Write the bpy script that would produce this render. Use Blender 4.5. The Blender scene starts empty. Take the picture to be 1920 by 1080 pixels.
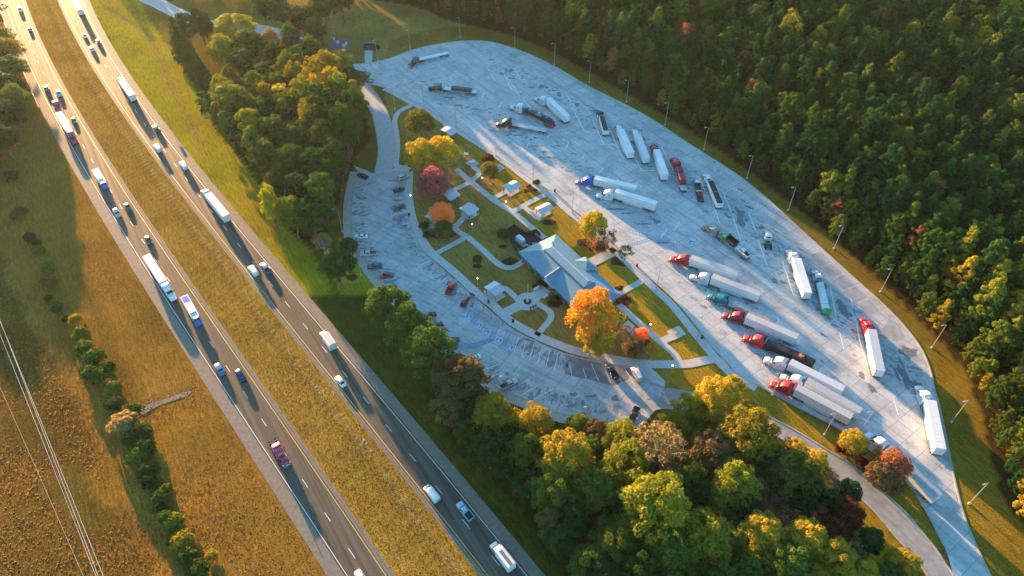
import bpy, math, random
import numpy as np
from mathutils import Vector, Matrix
random.seed(7); rng = np.random.default_rng(7)
R = math.radians
sc = bpy.context.scene
COL = sc.collection
# ------------------------------------------------------------------ camera
F_PX, PITCH, ROLL, CAMH = 1365.584, 45.8155, -0.21676, 173.54
pt, rl = R(PITCH), R(ROLL)
FW = np.array([0, math.cos(pt), -math.sin(pt)]); RT0 = np.array([1., 0, 0]); UP0 = np.cross(RT0, FW)
RT = math.cos(rl)*RT0 + math.sin(rl)*UP0; UP = -math.sin(rl)*RT0 + math.cos(rl)*UP0
cam = bpy.data.cameras.new('camera'); camo = bpy.data.objects.new('camera', cam); COL.objects.link(camo)
cam.sensor_width = 36; cam.lens = 36*F_PX/1920; cam.clip_end = 6000; cam.clip_start = 1
camo.matrix_world = Matrix(((RT[0], UP[0], -FW[0], 0), (RT[1], UP[1], -FW[1], 0), (RT[2], UP[2], -FW[2], CAMH), (0, 0, 0, 1)))
sc.camera = camo
def G(x, y, z=0.0):
    """point of the place seen at photo pixel (x, y) at height z"""
    d = FW*F_PX + RT*(x-960) - UP*(y-540); t = (z-CAMH)/d[2]
    return np.array([t*d[0], t*d[1]])
def GV(x, y, z=0.0):
    q = G(x, y, z); return Vector((q[0], q[1], z))
# ------------------------------------------------------------------ light
SUN_AZ, SUN_EL = R(-57.7), R(7.0)
tv = Vector((math.cos(SUN_AZ)*math.cos(SUN_EL), math.sin(SUN_AZ)*math.cos(SUN_EL), -math.sin(SUN_EL)))
sl = bpy.data.lights.new('sun', 'SUN'); sl.energy = 4.4; sl.angle = R(0.6); sl.color = (1.0, 0.57, 0.24)
so = bpy.data.objects.new('sun', sl); COL.objects.link(so); so.rotation_euler = tv.to_track_quat('-Z', 'Y').to_euler(); so.location = (0, 0, 300)
w = bpy.data.worlds.new('World'); sc.world = w; w.use_nodes = True
nt = w.node_tree; bg = nt.nodes['Background']; sky = nt.nodes.new('ShaderNodeTexSky'); sky.sky_type = 'NISHITA'
sky.sun_disc = False; sky.sun_elevation = SUN_EL; sky.sun_rotation = R(-32.3); sky.altitude = 300; sky.air_density = 1.0; sky.dust_density = 0.6; sky.ozone_density = 4.0
hs = nt.nodes.new('ShaderNodeHueSaturation'); hs.inputs['Saturation'].default_value = 1.05; nt.links.new(sky.outputs[0], hs.inputs['Color']); tm = nt.nodes.new('ShaderNodeMix'); tm.data_type = 'RGBA'; tm.blend_type = 'MULTIPLY'; tm.inputs[0].default_value = 1; tm.inputs[7].default_value = (1.17, 1.15, 0.89, 1); nt.links.new(hs.outputs[0], tm.inputs[6]); nt.links.new(tm.outputs[2], bg.inputs[0]); bg.inputs[1].default_value = 0.125
sc.view_settings.view_transform = 'Standard'; sc.view_settings.look = 'None'; sc.view_settings.exposure = 2.55; sc.view_settings.gamma = 1
# ------------------------------------------------------------------ materials
MAT = {}
def P(name, col, rough=0.6, metal=0.0, emit=None, spec=0.5, noise=None, coat=0):
    if name in MAT: return MAT[name]
    m = bpy.data.materials.new(name); m.use_nodes = True; n = m.node_tree; b = n.nodes['Principled BSDF']
    b.inputs['Base Color'].default_value = (*col, 1); b.inputs['Roughness'].default_value = rough; b.inputs['Metallic'].default_value = metal
    b.inputs['Specular IOR Level'].default_value = spec; b.inputs['Coat Weight'].default_value = coat
    if emit: b.inputs['Emission Color'].default_value = (*emit[0], 1); b.inputs['Emission Strength'].default_value = emit[1]
    if noise:
        sc_, amt = noise
        t = n.nodes.new('ShaderNodeTexCoord'); k = n.nodes.new('ShaderNodeTexNoise'); k.inputs['Scale'].default_value = sc_; k.inputs['Detail'].default_value = 6
        mr = n.nodes.new('ShaderNodeMapRange'); mr.inputs[1].default_value = 0.3; mr.inputs[2].default_value = 0.7; mr.inputs[3].default_value = 1-amt; mr.inputs[4].default_value = 1+amt
        mx = n.nodes.new('ShaderNodeMix'); mx.data_type = 'RGBA'; mx.blend_type = 'MULTIPLY'; mx.inputs[0].default_value = 1
        mx.inputs[6].default_value = (*col, 1)
        n.links.new(t.outputs['Object'], k.inputs['Vector']); n.links.new(k.outputs[0], mr.inputs[0]); n.links.new(mr.outputs[0], mx.inputs[7]); n.links.new(mx.outputs[2], b.inputs['Base Color'])
    MAT[name] = m; return m
class NT:
    """small helper to chain nodes"""
    def __init__(s, name):
        s.m = bpy.data.materials.new(name); s.m.use_nodes = True; s.t = s.m.node_tree; s.b = s.t.nodes['Principled BSDF']; MAT[name] = s.m
    def n(s, typ, **kw):
        x = s.t.nodes.new(typ)
        for k, v in kw.items():
            if k[0] == 'i' and k[1:].isdigit(): x.inputs[int(k[1:])].default_value = v
            else: setattr(x, k, v)
        return x
    def l(s, a, b): s.t.links.new(a, b)
    def pos(s): return s.n('ShaderNodeNewGeometry').outputs['Position']
    def noise(s, vec, scale, detail=5, rough=0.55, dist=0.0):
        k = s.n('ShaderNodeTexNoise'); k.inputs['Scale'].default_value = scale; k.inputs['Detail'].default_value = detail; k.inputs['Roughness'].default_value = rough; k.inputs['Distortion'].default_value = dist
        s.l(vec, k.inputs['Vector']); return k.outputs[0]
    def ramp(s, f, a, b, lo=0.0, hi=1.0):
        k = s.n('ShaderNodeMapRange', i1=a, i2=b, i3=lo, i4=hi); s.l(f, k.inputs[0]); return k.outputs[0]
    def mix(s, fac, a, b, mode='MIX'):
        k = s.n('ShaderNodeMix', data_type='RGBA', blend_type=mode)
        if isinstance(fac, float): k.inputs[0].default_value = fac
        else: s.l(fac, k.inputs[0])
        for i, c in ((6, a), (7, b)):
            if isinstance(c, tuple): k.inputs[i].default_value = (*c, 1)
            else: s.l(c, k.inputs[i])
        return k.outputs[2]
    def math(s, op, a, b=0.0):
        k = s.n('ShaderNodeMath', operation=op)
        for i, c in enumerate((a, b)):
            if isinstance(c, (int, float)): k.inputs[i].default_value = c
            else: s.l(c, k.inputs[i])
        return k.outputs[0]
    def mapping(s, vec, rot=0.0, scale=(1, 1, 1)):
        k = s.n('ShaderNodeMapping'); k.inputs['Rotation'].default_value = (0, 0, rot); k.inputs['Scale'].default_value = scale; s.l(vec, k.inputs['Vector']); return k.outputs[0]
    def bump(s, h, strength, dist):
        k = s.n('ShaderNodeBump'); k.inputs['Strength'].default_value = strength; k.inputs['Distance'].default_value = dist; s.l(h, k.inputs['Height']); s.l(k.outputs[0], s.b.inputs['Normal'])
    def out(s, col, rough=0.9, spec=0.2):
        if isinstance(col, tuple): s.b.inputs['Base Color'].default_value = (*col, 1)
        else: s.l(col, s.b.inputs['Base Color'])
        if isinstance(rough, float): s.b.inputs['Roughness'].default_value = rough
        else: s.l(rough, s.b.inputs['Roughness'])
        s.b.inputs['Specular IOR Level'].default_value = spec
        return s.m
HWROT = R(57)   # direction of the motorway, for streaks along it
def mat_ground():
    t = NT('grass_ground'); v = t.pos(); a = t.n('ShaderNodeAttribute', attribute_name='Col')
    n1 = t.noise(v, 0.35, 6, 0.62); n2 = t.noise(v, 2.6, 6, 0.75); n3 = t.noise(v, 0.05, 4)
    c = t.mix(t.ramp(n1, 0.35, 0.65, 0.0, 1.0), a.outputs[0], (0.30, 0.22, 0.10), 'MIX')
    c = t.mix(0.14, a.outputs[0], c)
    n5 = t.noise(t.mapping(t.mapping(v, R(60)), 0.0, (0.25, 1.6, 1)), 1.0, 5, 0.7); m = t.math('MULTIPLY', t.math('MULTIPLY', t.ramp(n2, 0.3, 0.7, 0.35, 1.65), t.ramp(n5, 0.3, 0.7, 0.58, 1.42)), t.ramp(n3, 0.3, 0.7, 0.8, 1.2))
    k = t.n('ShaderNodeVectorMath', operation='SCALE'); t.l(c, k.inputs[0]); t.l(m, k.inputs[3])
    h = t.math('ADD', t.math('MULTIPLY', n1, 0.3), t.math('MULTIPLY', n2, 0.3))
    t.bump(h, 0.7, 0.8)
    k2 = t.n('ShaderNodeVectorMath', operation='MULTIPLY'); k2.inputs[1].default_value = (1.0, 0.9, 0.42); t.l(k.outputs[0], k2.inputs[0]); return t.out(k2.outputs[0], 1.0, 0.0)
def mat_asphalt():
    t = NT('asphalt'); v = t.pos(); vs = t.mapping(v, HWROT, (0.02, 0.9, 1)) if False else t.mapping(v, R(57), (0.9, 0.9, 1)); vs = t.mapping(vs, 0.0, (0.02, 1.0, 1)); n1 = t.noise(vs, 1.0, 3); n2 = t.noise(v, 3.0, 5, 0.7); n3 = t.noise(v, 0.06, 3)
    c = t.mix(t.ramp(n1, 0.35, 0.65), (0.085, 0.070, 0.052), (0.15, 0.122, 0.088))
    k = t.n('ShaderNodeVectorMath', operation='SCALE'); t.l(c, k.inputs[0]); t.l(t.math('MULTIPLY', t.ramp(n2, 0.3, 0.7, 0.85, 1.15), t.ramp(n3, .3, .7, .9, 1.1)), k.inputs[3])
    return t.out(k.outputs[0], t.ramp(n1, 0.3, 0.7, 0.74, 0.68), 0.14)
def mat_concrete(name, base, joint, size, rot, stain=0.5, wet=0.0):
    t = NT(name); v = t.pos(); vm = t.mapping(v, rot, (1, 1, 1))
    br = t.n('ShaderNodeTexBrick', offset=0.0); br.inputs['Scale'].default_value = 1/size; br.inputs['Mortar Size'].default_value = 0.02; br.inputs['Mortar Smooth'].default_value = 0.3
    br.inputs['Brick Width'].default_value = 1.0; br.inputs['Row Height'].default_value = 0.8
    br.inputs['Color1'].default_value = (*base, 1); br.inputs['Color2'].default_value = (*[c*0.88 for c in base], 1); br.inputs['Mortar'].default_value = (*joint, 1)
    t.l(vm, br.inputs['Vector'])
    n1 = t.noise(v, 0.12, 7, 0.65, 0.6); n2 = t.noise(v, 0.9, 6, 0.7, 0.3); n4 = t.noise(v, 0.30, 6, 0.7, 0.4)
    c = t.mix(t.ramp(n1, 0.48, 0.72, 0.0, stain), br.outputs[0], tuple(c*0.55 for c in base))
    c = t.mix(t.ramp(n4, 0.58, 0.72, 0.0, stain*1.0), c, tuple(c*0.3 for c in base))
    vs = t.mapping(vm, 0.0, (0.05, 0.45, 1)); n5 = t.noise(vs, 1.0, 6, 0.7, 0.4); c = t.mix(t.ramp(n5, 0.50, 0.72, 0.0, stain*0.85), c, tuple(c_*0.42 for c_ in base))
    vs2 = t.mapping(vm, R(-28), (0.10, 0.8, 1)); n6 = t.noise(vs2, 1.0, 5, 0.7, 0.8); c = t.mix(t.ramp(n6, 0.64, 0.76, 0.0, stain*0.25), c, tuple(c_*0.5 for c_ in base))
    k = t.n('ShaderNodeVectorMath', operation='SCALE'); t.l(c, k.inputs[0]); t.l(t.ramp(n2, 0.25, 0.75, 0.84, 1.14), k.inputs[3])
    return t.out(k.outputs[0], 0.85, 0.2)
def mat_leaf(name, c1, c2, trans=0.35):
    t = NT('leaves_'+name); tc = t.n('ShaderNodeTexCoord').outputs['Object']; oi = t.n('ShaderNodeObjectInfo').outputs['Random']
    n1 = t.noise(tc, 0.45, 3, 0.6); n2 = t.noise(tc, 2.5, 2)
    f = t.math('ADD', t.ramp(n1, 0.35, 0.65), t.ramp(n2, 0.3, 0.7, -0.25, 0.25))
    f = t.math('ADD', f, t.math('MULTIPLY', t.math('SUBTRACT', oi, 0.5), 0.7))
    f2 = t.n('ShaderNodeClamp'); t.l(f, f2.inputs[0]); c = t.mix(f2.outputs[0], c1, c2)
    k = t.n('ShaderNodeVectorMath', operation='SCALE'); t.l(c, k.inputs[0]); fr = t.math('FRACT', t.math('MULTIPLY', oi, 7.13)); t.l(t.ramp(fr, 0.0, 1.0, 0.75, 1.25), k.inputs[3]); c = k.outputs[0]
    t.out(c, 0.7, 0.08)
    tr = t.n('ShaderNodeBsdfTranslucent'); hs = t.n('ShaderNodeHueSaturation'); hs.inputs['Saturation'].default_value = 1.1; hs.inputs['Value'].default_value = 1.5; t.l(c, hs.inputs['Color']); t.l(hs.outputs[0], tr.inputs['Color'])
    mx = t.n('ShaderNodeMixShader'); mx.inputs[0].default_value = trans; t.l(t.b.outputs[0], mx.inputs[1]); t.l(tr.outputs[0], mx.inputs[2])
    t.l(mx.outputs[0], t.t.nodes['Material Output'].inputs['Surface']); return t.m
M_GROUND = mat_ground(); M_ASPH = mat_asphalt()
M_SHOULD = P('shoulder_asphalt', (0.215, 0.18, 0.14), 0.8, noise=(0.8, 0.18), spec=0.3)
M_LOT = mat_concrete('lot_concrete', (0.57, 0.575, 0.56), (0.30, 0.31, 0.31), 5.0, R(54), 0.85)
M_CARLOT = mat_concrete('car_lot_concrete', (0.50, 0.515, 0.50), (0.26, 0.27, 0.27), 4.5, R(35), 0.8)
M_RAMP = P('ramp_asphalt', (0.32, 0.31, 0.29), 0.8, noise=(0.5, 0.15), spec=0.3)
M_DARKRAMP = P('drive_asphalt', (0.42, 0.43, 0.42), 0.8, noise=(0.5, 0.12), spec=0.3)
M_WALK = P('sidewalk_concrete', (0.50, 0.48, 0.44), 0.85, noise=(0.7, 0.12), spec=0.2)
M_WALKT = P('tan_sidewalk', (0.42, 0.37, 0.31), 0.85, noise=(0.7, 0.12), spec=0.2)
M_KERB = P('kerb_concrete', (0.42, 0.38, 0.33), 0.85, noise=(0.7, 0.15), spec=0.2)
M_PAINT = P('white_road_paint', (0.78, 0.76, 0.72), 0.6); M_PAINTF = P('faded_road_paint', (0.80, 0.80, 0.78), 0.7)
M_YEL = P('yellow_road_paint', (0.75, 0.50, 0.10), 0.6); M_BLUEP = P('blue_road_paint', (0.08, 0.25, 0.52), 0.6); M_BLUEL = P('worn_blue_paint', (0.11, 0.25, 0.43), 0.7)
M_STAIN = P('oil_stain', (0.17, 0.18, 0.185), 0.6, noise=(1.2, 0.35)); M_MULCH = P('mulch', (0.075, 0.032, 0.02), 0.95, noise=(2.5, 0.4), spec=0.1)
M_GLASS = P('dark_glass', (0.02, 0.03, 0.035), 0.08, spec=0.8); M_TYRE = P('tyre_rubber', (0.025, 0.025, 0.025), 0.8); M_RIM = P('rim_metal', (0.6, 0.6, 0.6), 0.35, 0.8)
M_CHROME = P('chrome', (0.75, 0.75, 0.75), 0.2, 0.9); M_DARK = P('dark_chassis', (0.04, 0.04, 0.042), 0.6); M_BLACK = P('black_plastic', (0.02, 0.02, 0.02), 0.5)
M_TW = P('trailer_white', (0.78, 0.78, 0.77), 0.45, noise=(0.6, 0.05)); M_TG = P('trailer_grey_roof', (0.52, 0.51, 0.49), 0.5, noise=(0.5, 0.08)); M_ALU = P('aluminium_deck', (0.55, 0.54, 0.52), 0.5, 0.2, noise=(0.8, 0.12))
M_TLR = P('tail_lamp_red', (0.5, 0.02, 0.02), 0.3); M_HL = P('head_lamp', (0.85, 0.85, 0.82), 0.15); M_GALV = P('galvanised_steel', (0.42, 0.43, 0.43), 0.5, 0.3)
M_LAMP = P('lit_globe', (1, 0.95, 0.85), 0.4, emit=((1.0, 0.86, 0.62), 1.4)); M_LHEAD = P('lamp_head_lens', (0.8, 0.8, 0.78), 0.3)
M_BARK = P('bark', (0.14, 0.105, 0.08), 0.9, noise=(1.5, 0.3)); M_PALEBARK = P('pale_bark', (0.34, 0.30, 0.25), 0.9, noise=(1.5, 0.3))
PAINT = {k: P('paint_'+k, c, r_, 0.0, coat=0.4) for k, c, r_ in [('white', (0.80, 0.80, 0.79), .35), ('red', (0.55, 0.02, 0.02), .3), ('darkred', (0.28, 0.02, 0.03), .3), ('maroon', (0.50, 0.03, 0.10), .3),
  ('blue', (0.03, 0.12, 0.55), .3), ('navy', (0.02, 0.035, 0.09), .3), ('teal', (0.01, 0.20, 0.26), .3), ('black', (0.02, 0.02, 0.022), .3), ('olive', (0.045, 0.055, 0.03), .35), ('silver', (0.50, 0.50, 0.50), .3),
  ('tan', (0.42, 0.32, 0.25), .35), ('green', (0.03, 0.36, 0.10), .35), ('darkgreen', (0.03, 0.09, 0.09), .3), ('grey', (0.12, 0.13, 0.14), .3), ('lightblue', (0.30, 0.48, 0.62), .3), ('midblue', (0.05, 0.16, 0.33), .3)]}
# ------------------------------------------------------------------ mesh builder
class MB:
    def __init__(s): s.v = []; s.f = []; s.m = []
    def quad(s, pts, mi=0):
        b = len(s.v); s.v += [tuple(p) for p in pts]; s.f.append(tuple(range(b, b+len(pts)))); s.m.append(mi)
    def box(s, cx, cy, cz, sx, sy, sz, mi=0, rz=0.0, top=None):
        tx, ty = top if top else (sx, sy); c, n = math.cos(rz), math.sin(rz); b = len(s.v)
        for z, x_, y_ in ((-1, sx, sy), (1, tx, ty)):
            for i, j in ((-1, -1), (1, -1), (1, 1), (-1, 1)):
                x, y = i*x_/2, j*y_/2; s.v.append((cx+x*c-y*n, cy+x*n+y*c, cz+z*sz/2))
        for f in ((0, 3, 2, 1), (4, 5, 6, 7), (0, 1, 5, 4), (1, 2, 6, 5), (2, 3, 7, 6), (3, 0, 4, 7)): s.f.append(tuple(b+i for i in f)); s.m.append(mi)
        return s
    def loft(s, secs, mi=0, n=3):
        rings = []
        for (x, hw, z0, z1, r) in secs:
            r = min(r, hw*0.9, (z1-z0)*0.9); ring = [(x, hw, z0)]
            for i in range(n+1):
                a = math.pi/2*i/n; ring.append((x, hw-r+r*math.cos(a), z1-r+r*math.sin(a)))
            for i in range(n+1):
                a = math.pi/2*(1+i/n); ring.append((x, -hw+r+r*math.cos(a), z1-r+r*math.sin(a)))
            ring.append((x, -hw, z0)); rings.append(ring)
        b = len(s.v); k = len(rings[0])
        for rg in rings: s.v += rg
        for i in range(len(rings)-1):
            for j in range(k):
                a, c = b+i*k+j, b+i*k+(j+1) % k; s.f.append((a, a+k, c+k, c)); s.m.append(mi)
        s.f.append(tuple(range(b, b+k))); s.m.append(mi); s.f.append(tuple(range(b+(len(rings)-1)*k+k-1, b+(len(rings)-1)*k-1, -1))); s.m.append(mi)
        return s
    def cyl(s, p0, p1, r0, r1=None, n=12, mi=0):
        r1 = r0 if r1 is None else r1; p0, p1 = Vector(p0), Vector(p1); d = (p1-p0).normalized(); u = d.orthogonal().normalized(); w_ = d.cross(u); b = len(s.v)
        for p, r in ((p0, r0), (p1, r1)):
            for i in range(n):
                a = 2*math.pi*i/n; s.v.append(tuple(p+u*(r*math.cos(a))+w_*(r*math.sin(a))))
        for i in range(n): s.f.append((b+i, b+(i+1) % n, b+n+(i+1) % n, b+n+i)); s.m.append(mi)
        s.f.append(tuple(b+n-1-i for i in range(n))); s.m.append(mi); s.f.append(tuple(b+n+i for i in range(n))); s.m.append(mi)
        return s
    def slab(s, pts, t=0.02, mi=0, away=(0, 0, 1)):
        """thin plate over a quad, its outer face t away from it"""
        p = [Vector(q) for q in pts]; nrm = (p[1]-p[0]).cross(p[2]-p[0]).normalized()
        c = sum(p, Vector())/len(p)
        if nrm.dot(c-Vector(away)) < 0: nrm = -nrm
        o = [q+nrm*t for q in p]; i = [q-nrm*t for q in p]; k = len(p); b = len(s.v); s.v += [tuple(q) for q in o+i]
        s.f.append(tuple(range(b, b+k))); s.m.append(mi); s.f.append(tuple(range(b+2*k-1, b+k-1, -1))); s.m.append(mi)
        for j in range(k): s.f.append((b+j, b+k+j, b+k+(j+1) % k, b+(j+1) % k)); s.m.append(mi)
        return s
    def ball(s, c, r, n=10, mi=0, sz=1.0):
        b = len(s.v); m_ = n//2
        for i in range(m_+1):
            a = math.pi*i/m_
            for j in range(n):
                t = 2*math.pi*j/n; s.v.append((c[0]+r*math.sin(a)*math.cos(t), c[1]+r*math.sin(a)*math.sin(t), c[2]+r*math.cos(a)*sz))
        for i in range(m_):
            for j in range(n): s.f.append((b+i*n+j, b+(i+1)*n+j, b+(i+1)*n+(j+1) % n, b+i*n+(j+1) % n)); s.m.append(mi)
        return s
    def mesh(s, name, mats, smooth=False):
        me = bpy.data.meshes.new(name); me.from_pydata(s.v, [], s.f)
        for m in mats: me.materials.append(m)
        if len(mats) > 1: me.polygons.foreach_set('material_index', s.m)
        me.validate(); 
        if smooth:
            me.polygons.foreach_set('use_smooth', [True]*len(me.polygons))
        return me
def ob(name, me, parent=None, loc=(0, 0, 0), rz=0.0, paint=None, scale=None):
    o = bpy.data.objects.new(name, me); COL.objects.link(o); o.location = loc; o.rotation_euler = (0, 0, rz)
    if scale: o.scale = scale
    if parent: o.parent = parent
    if paint: o.material_slots[0].link = 'OBJECT'; o.material_slots[0].material = paint
    return o
def thing(name, label, cat, loc=(0, 0, 0), rz=0.0, group=None, me=None):
    o = bpy.data.objects.new(name, me); COL.objects.link(o); o.location = loc; o.rotation_euler = (0, 0, rz); o['label'] = label; o['category'] = cat
    if group: o['group'] = group
    return o
def struct(name, me, kind='structure', label=None):
    o = bpy.data.objects.new(name, me); COL.objects.link(o); o['kind'] = kind
    if label: o['label'] = label
    return o
# ------------------------------------------------------------------ geometry of curves
def spline(pts, n=6, closed=False):
    pts = [np.array(p, float) for p in pts]; out = []; N = len(pts)
    for i in range(N if closed else N-1):
        if closed: p0, p1, p2, p3 = pts[i-1], pts[i], pts[(i+1) % N], pts[(i+2) % N]
        else: p1, p2 = pts[i], pts[i+1]; p0 = pts[i-1] if i else 2*p1-p2; p3 = pts[i+2] if i+2 < N else 2*p2-p1
        for k in range(n):
            t = k/n; out.append(0.5*((2*p1)+(-p0+p2)*t+(2*p0-5*p1+4*p2-p3)*t*t+(-p0+3*p1-3*p2+p3)*t**3))
    if not closed: out.append(pts[-1])
    return np.array(out)
def px(pts, n=6, closed=False, smooth=True):
    w_ = [G(*p) for p in pts]; return spline(w_, n, closed) if smooth else np.array(w_)
def offs(line, d):
    t = np.gradient(line, axis=0); t /= np.linalg.norm(t, axis=1)[:, None]; return line+np.stack([-t[:, 1], t[:, 0]], 1)*d
def ribbon(mb, a, b, z, mi=0):
    for i in range(len(a)-1): mb.quad([(*a[i], z), (*a[i+1], z), (*b[i+1], z), (*b[i], z)], mi)
def ribw(mb, line, wd, z, mi=0): ribbon(mb, offs(line, -wd/2), offs(line, wd/2), z, mi)
def wall(mb, line, wd, z0, z1, mi=0):
    a, b = offs(line, -wd/2), offs(line, wd/2); ribbon(mb, a, b, z1, mi)
    for e in (a, b):
        for i in range(len(e)-1): mb.quad([(*e[i], z0), (*e[i+1], z0), (*e[i+1], z1), (*e[i], z1)], mi)
def poly(mb, pts, z, mi=0):
    from mathutils.geometry import tessellate_polygon
    vs = [Vector((p[0], p[1], 0)) for p in pts]; b = len(mb.v); mb.v += [(p[0], p[1], z) for p in pts]
    for t in tessellate_polygon([vs]):
        a, c, d = t; n = (vs[c]-vs[a]).cross(vs[d]-vs[a]).z
        mb.f.append((b+a, b+c, b+d) if n > 0 else (b+a, b+d, b+c)); mb.m.append(mi)
# motorway: along/across frame
HA = R(-63); HD = np.array([math.cos(HA), math.sin(HA)]); HN = np.array([-HD[1], HD[0]])
HW = {'SBw': [(10,0),(72.6,160),(104.4,223),(149,299),(186.7,360),(288.3,526.7),(413.3,718.3),(480,820),(650,1076.7)],
'SBy': [(40,0),(66.7,59),(109.6,160),(141.5,211),(189,289.6),(233.3,360),(320,486.7),(473.3,713.3),(722.7,1078)],
'NBy': [(114,0),(297,299),(325,331.5),(440,473),(475,525),(527,592),(647,740),(677.5,780),(770,895),(916,1079)],
'NBw': [(157,9),(229.6,142),(257,184.4),(286.7,230.4),(376.4,340),(499,489),(557.5,560),(706.7,740),(740,780),(823.7,880),(906,980),(990,1079.5)]}
HP = {}
for k, v in HW.items():
    q = np.array([G(*c) for c in v]); HP[k] = np.polyfit(q@HD, q@HN, 3)
def hline(k, off=0.0, s0=-760, s1=120, step=8):
    s = np.arange(s0, s1+1, step, dtype=float)
    def n(s_):
        c = np.clip(s_, -470, -50); d = np.polyval(np.polyder(HP[k]), c); return np.polyval(HP[k], c)+d*(s_-c)
    line = s[:, None]*HD+n(s)[:, None]*HN
    return offs(line, off) if off else line
def pinpoly(x, y, poly_):
    ins = np.zeros(x.shape, bool); n = len(poly_)
    for i in range(n):
        x0, y0 = poly_[i]; x1, y1 = poly_[(i+1) % n]
        c = ((y0 > y) != (y1 > y)); xi = (x1-x0)*(y-y0)/((y1-y0) if y1 != y0 else 1e-9)+x0; ins ^= c & (x < xi)
    return ins
def dline(x, y, line):
    d = np.full(x.shape, 1e9)
    for i in range(len(line)-1):
        a = line[i]; b = line[i+1]; ab = b-a; t = np.clip(((x-a[0])*ab[0]+(y-a[1])*ab[1])/(ab@ab), 0, 1); d = np.minimum(d, np.hypot(x-a[0]-t*ab[0], y-a[1]-t*ab[1]))
    return d
# ------------------------------------------------------------------ outlines (photo pixels)
LOT = [(661,121),(700,117),(735,108),(775,93),(820,83),(870,77),(915,78),(955,88),(1000,105),(1050,130),(1100,160),(1160,190),(1220,222),(1280,262),(1340,300),(1390,333),(1440,374),(1490,420),(1545,470),(1600,520),(1645,560),(1690,605),(1725,650),(1743,690),(1752,730),(1762,765),(1776,830),(1790,900),(1812,980),(1857,1080),(1890,1140)]
LOTI = [(1800,1140),(1787,1078),(1770,1024),(1733,953),(1697,900),(1655,862),(1580,808),(1500,766),(1420,722),(1380,698),(1353,669),(1333,649),(1302,607),(1264,562),(1235.6,535.6),(1209,518),(1182,489),(1160,466),(1130,437),(1100,412),(1066,387),(1040,364),(1000,338),(955,308),(900,270),(840,229),(800,203),(770,188),(735,169),(716,163),(693,158),(672,150)]
CARL = [(735,321),(764,319),(760.5,342),(758,368),(762,391),(767,414),(780,447),(800,477),(827,503),(880,550),(923,587),(960,617),(1010,643),(1070,667),(1137,680),(1188,690),(1203,702),(1225,719),(1244,729)]
CARO = [(1228,768),(1205,769),(1173,795),(1147,792),(1095,783),(1040,772),(976,745),(938,730),(905,702),(850,660),(800,615),(755,568),(720,533),(700,508),(680,477),(668,455),(661.7,443),(659.5,420),(659.4,387),(664.6,352),(671,322),(702,327)]
RAMPU = [(1244,729),(1260,730),(1287,735),(1340,745),(1390,759),(1425,773),(1465,793),(1500,812),(1550,843),(1600,873),(1640,910),(1687,950),(1720,987),(1752,1026),(1787,1078),(1830,1140)]
RAMPL = [(1228,768),(1245,766),(1270,768),(1330,777),(1385,790),(1430,806),(1475,828),(1513,855),(1552,886),(1593,918),(1640,960),(1680,1007),(1715,1047),(1740,1080),(1775,1140)]
DRL = [(661,121),(672,150),(683,185),(699,219),(708,264),(709,290),(702,327)]
DRR = [(672,150),(693,160),(712,185),(729,216),(738,249),(741,278),(739,300),(735,321)]
FOREST = [(700,0),(780,12),(850,42),(905,52),(965,68),(1040,98),(1112,140),(1185,180),(1260,225),(1335,272),(1415,328),(1500,395),(1572,455),(1645,522),(1702,580),(1765,640),(1812,700),(1842,780),(1856,850),(1880,930),(1935,1010),(2010,1090)]
fw_ = [G(*p) for p in FOREST]; FORP = np.array(fw_+[np.array([330, fw_[-1][1]-20]), np.array([420, 395.]), np.array([-70, 395.])])
CLUMP = [(398,236),(470,172),(560,150),(650,150),(684,205),(696,262),(662,300),(640,372),(612,440),(585,470),(548,440),(505,372),(455,300)]
GROVE = [(800,748),(850,708),(900,745),(940,785),(1040,818),(1160,850),(1215,855),(1245,840),(1310,822),(1400,830),(1455,842),(1500,872),(1560,925),(1600,985),(1625,1050),(1660,1140),(1100,1160),(1010,1000),(930,900),(860,850)]
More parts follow.
